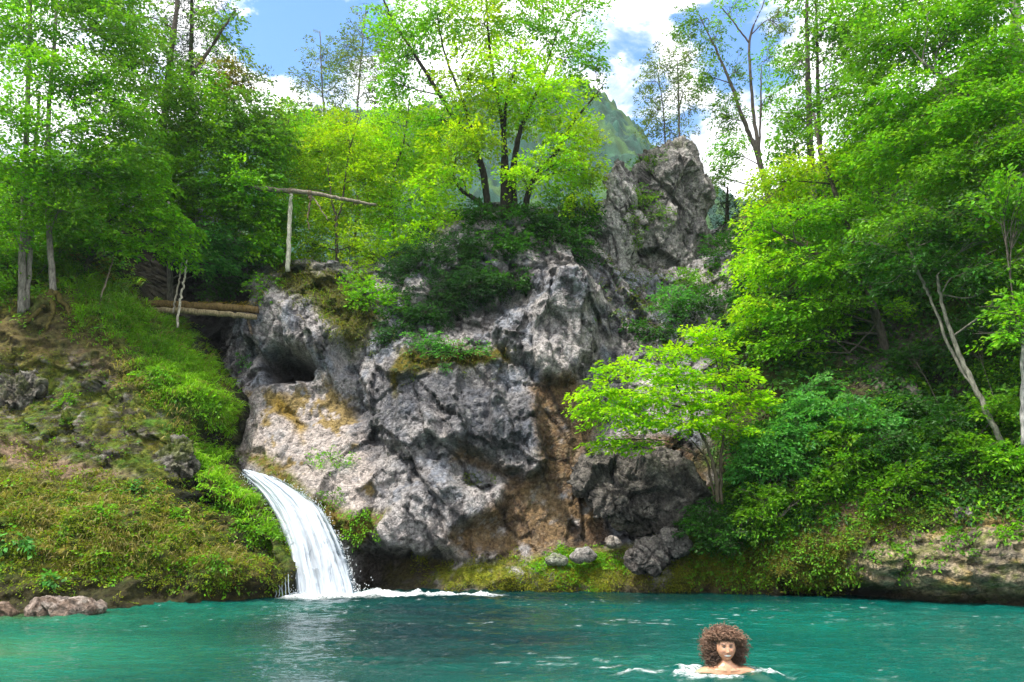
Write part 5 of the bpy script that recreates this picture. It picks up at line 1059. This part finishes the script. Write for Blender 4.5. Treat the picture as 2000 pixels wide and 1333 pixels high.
# ------------------------------------------------------------------ far hill
ridge = np.array([(0,330),(200,290),(400,240),(560,218),(740,214),(900,195),(1000,172),(1130,160),(1180,182),(1240,245),(1290,300),(1400,370),(1550,420),(1800,440),(2100,450)], float)
w = P(ridge[:, 0], ridge[:, 1], 130.)
gx = np.arange(-95, 110, .40); gy = np.arange(46, 142, .40); X, Y = np.meshgrid(gx, gy, indexing='ij'); x, y = X.ravel(), Y.ravel()
rz_ = np.interp(x, w[:, 0], w[:, 2]); t = np.clip((y - 46) / 84, 0, 1.2)
z = 8 + (rz_ - 8) * np.where(t < 1, t**1.15, 1 - (t - 1) * .8)
q = np.stack([x, y, 0 * x], -1); f1, f2_, cid, _v = worley(q * .30, 90); g1, g2_, c3, _v = worley(q * .62 + 4, 91)
z = z + 2.2 * np.clip(.8 - f1, -.2, 1) * (.5 + .9 * cid) + 3.4 * np.clip(.62 - g1, -.1, 1) * (.3 + c3) + 1.0 * fbm(q * .12, 3, .5, 92) + .8 * fbm(q * .9, 3, .65, 94) - 1.2
c = np.array((.018, .060, .042)) * (.55 + .6 * cid + .6 * c3)[:, None]; c = mixc(c, (.05, .11, .035), sstep(.55, .8, cid)); c = c * (1 + .5 * fbm(q * 1.7, 2, .6, 93))[:, None]
f, used = grid_faces(len(gx), len(gy), np.ones(len(x), bool))
tag(mesh_obj('hills', np.stack([x, y, z], -1), f, M_BANK, None, c.clip(.005, 1)), kind='structure')

# ------------------------------------------------------------------ air
hv = np.array([[sx * 125, yy, zz] for sx in (-1, 1) for yy in (-8, 152) for zz in (-3.2, 62)], float)
hf = np.array([[0, 1, 3, 2], [4, 6, 7, 5], [0, 4, 5, 1], [2, 3, 7, 6], [0, 2, 6, 4], [1, 5, 7, 3]])
m, nt, ns, L = new_mat('haze'); out = nd(ns, 'ShaderNodeOutputMaterial'); vp = nd(ns, 'ShaderNodeVolumePrincipled'); vp.inputs['Color'].default_value = (.80, .90, 1., 1); vp.inputs['Density'].default_value = .0003; vp.inputs['Anisotropy'].default_value = .2; L.new(vp.outputs[0], out.inputs['Volume'])
tag(mesh_obj('haze', hv, hf, m, smooth=False), kind='stuff')

# ------------------------------------------------------------------ sky, sun, camera
SUN = normalize(np.array([-.40, -.30, .87]))
wd = bpy.data.worlds.new('World'); S.world = wd; wd.use_nodes = True; nt = wd.node_tree; nt.nodes.clear(); ns, L = nt.nodes, nt.links
out = nd(ns, 'ShaderNodeOutputWorld'); bg = nd(ns, 'ShaderNodeBackground'); bg.inputs['Strength'].default_value = .125
sk = nd(ns, 'ShaderNodeTexSky', sky_type='NISHITA', sun_disc=False); sk.sun_elevation = math.asin(SUN[2]); sk.sun_rotation = math.atan2(SUN[0], SUN[1]); sk.altitude = 900; sk.air_density = 1.; sk.dust_density = .3; sk.ozone_density = 2.5
tc = nd(ns, 'ShaderNodeTexCoord')
mp = nd(ns, 'ShaderNodeMapping'); mp.inputs['Scale'].default_value = (1, 1, 1.7); L.new(tc.outputs['Generated'], mp.inputs[0])
n1 = nd(ns, 'ShaderNodeTexNoise', i_Scale=6.5, i_Detail=10., i_Roughness=.62, i_Distortion=.5); L.new(mp.outputs[0], n1.inputs['Vector'])
acc = n1.outputs['Fac']
nw = nd(ns, 'ShaderNodeTexNoise', i_Scale=7., i_Detail=6., i_Roughness=.6); L.new(mp.outputs[0], nw.inputs['Vector'])
wm = nd(ns, 'ShaderNodeVectorMath', operation='MULTIPLY_ADD'); wm.inputs[1].default_value = (.28, .28, .28); L.new(nw.outputs['Color'], wm.inputs[0]); wa_ = nd(ns, 'ShaderNodeVectorMath', operation='ADD'); wa_.inputs[1].default_value = (-.14, -.14, -.14); L.new(tc.outputs['Generated'], wa_.inputs[0]); L.new(wa_.outputs[0], wm.inputs[2])
for (px, py, deg, k) in ((590, 60, 5.5, .34), (530, 20, 4, .3), (680, 25, 3., .22), (1195, 110, 3.0, .34), (1440, 70, 4., .34), (1400, 5, 3, .2), (1285, 250, 3., .38), (1465, 140, 2.5, .2), (250, 60, 4, .2)):
    dv = normalize(P(px, py, 10.) - np.array([0, 0, CAMZ]))
    dt = nd(ns, 'ShaderNodeVectorMath', operation='DOT_PRODUCT'); nm = nd(ns, 'ShaderNodeVectorMath', operation='NORMALIZE'); L.new(wm.outputs[0], nm.inputs[0]); L.new(nm.outputs[0], dt.inputs[0]); dt.inputs[1].default_value = dv.tolist()
    mr = nd(ns, 'ShaderNodeMapRange', interpolation_type='SMOOTHSTEP', i_1=math.cos(math.radians(deg * 1.25)), i_2=1., i_3=0., i_4=-k); L.new(dt.outputs['Value'], mr.inputs[0])
    ad = nd(ns, 'ShaderNodeMath', operation='ADD'); L.new(acc, ad.inputs[0]); L.new(mr.outputs[0], ad.inputs[1]); acc = ad.outputs[0]
cm = nd(ns, 'ShaderNodeMapRange', interpolation_type='SMOOTHSTEP', i_1=.10, i_2=.46, i_3=0., i_4=1.); L.new(acc, cm.inputs[0])
n2 = nd(ns, 'ShaderNodeTexNoise', i_Scale=6., i_Detail=8., i_Roughness=.6); L.new(mp.outputs[0], n2.inputs['Vector'])
cs = nd(ns, 'ShaderNodeMix', data_type='RGBA'); cs.inputs[6].default_value = (5.6, 6.0, 6.9, 1); cs.inputs[7].default_value = (11.5, 11.5, 11.6, 1)
sh = nd(ns, 'ShaderNodeMapRange', i_1=.38, i_2=.56, i_3=0., i_4=1.); L.new(n2.outputs['Fac'], sh.inputs[0]); L.new(sh.outputs[0], cs.inputs[0])
hs = nd(ns, 'ShaderNodeHueSaturation', i_Saturation=1.1, i_Value=2.2); L.new(sk.outputs[0], hs.inputs['Color'])
mxs = nd(ns, 'ShaderNodeMix', data_type='RGBA'); L.new(cm.outputs[0], mxs.inputs[0]); L.new(hs.outputs[0], mxs.inputs[6]); L.new(cs.outputs[2], mxs.inputs[7])
L.new(mxs.outputs[2], bg.inputs[0]); L.new(bg.outputs[0], out.inputs[0])

sl = bpy.data.lights.new('sun', 'SUN'); sl.energy = 4.2; sl.angle = math.radians(4.); sl.color = (1, .95, .86)
so = bpy.data.objects.new('sun', sl); COL.objects.link(so); so.rotation_euler = Vector((-SUN).tolist()).to_track_quat('-Z', 'Y').to_euler(); so.location = (SUN * 40).tolist()
cd = bpy.data.cameras.new('camera'); cd.sensor_width = 36; cd.lens = FPX / 2000 * 36; cd.clip_start = .05; cd.clip_end = 2000
co = bpy.data.objects.new('camera', cd); COL.objects.link(co); co.location = (0, 0, CAMZ); co.rotation_euler = (math.pi / 2 + PITCH, 0, 0); S.camera = co
S.view_settings.view_transform = 'Standard'; S.view_settings.look = 'None'; S.view_settings.gamma = 1; S.view_settings.exposure = EXPOSURE
cy = S.cycles; cy.max_bounces = 7; cy.diffuse_bounces = 4; cy.glossy_bounces = 3; cy.transmission_bounces = 5; cy.transparent_max_bounces = 10; cy.use_denoising = True; cy.caustics_reflective = False; cy.caustics_refractive = False; cy.sample_clamp_indirect = 6.
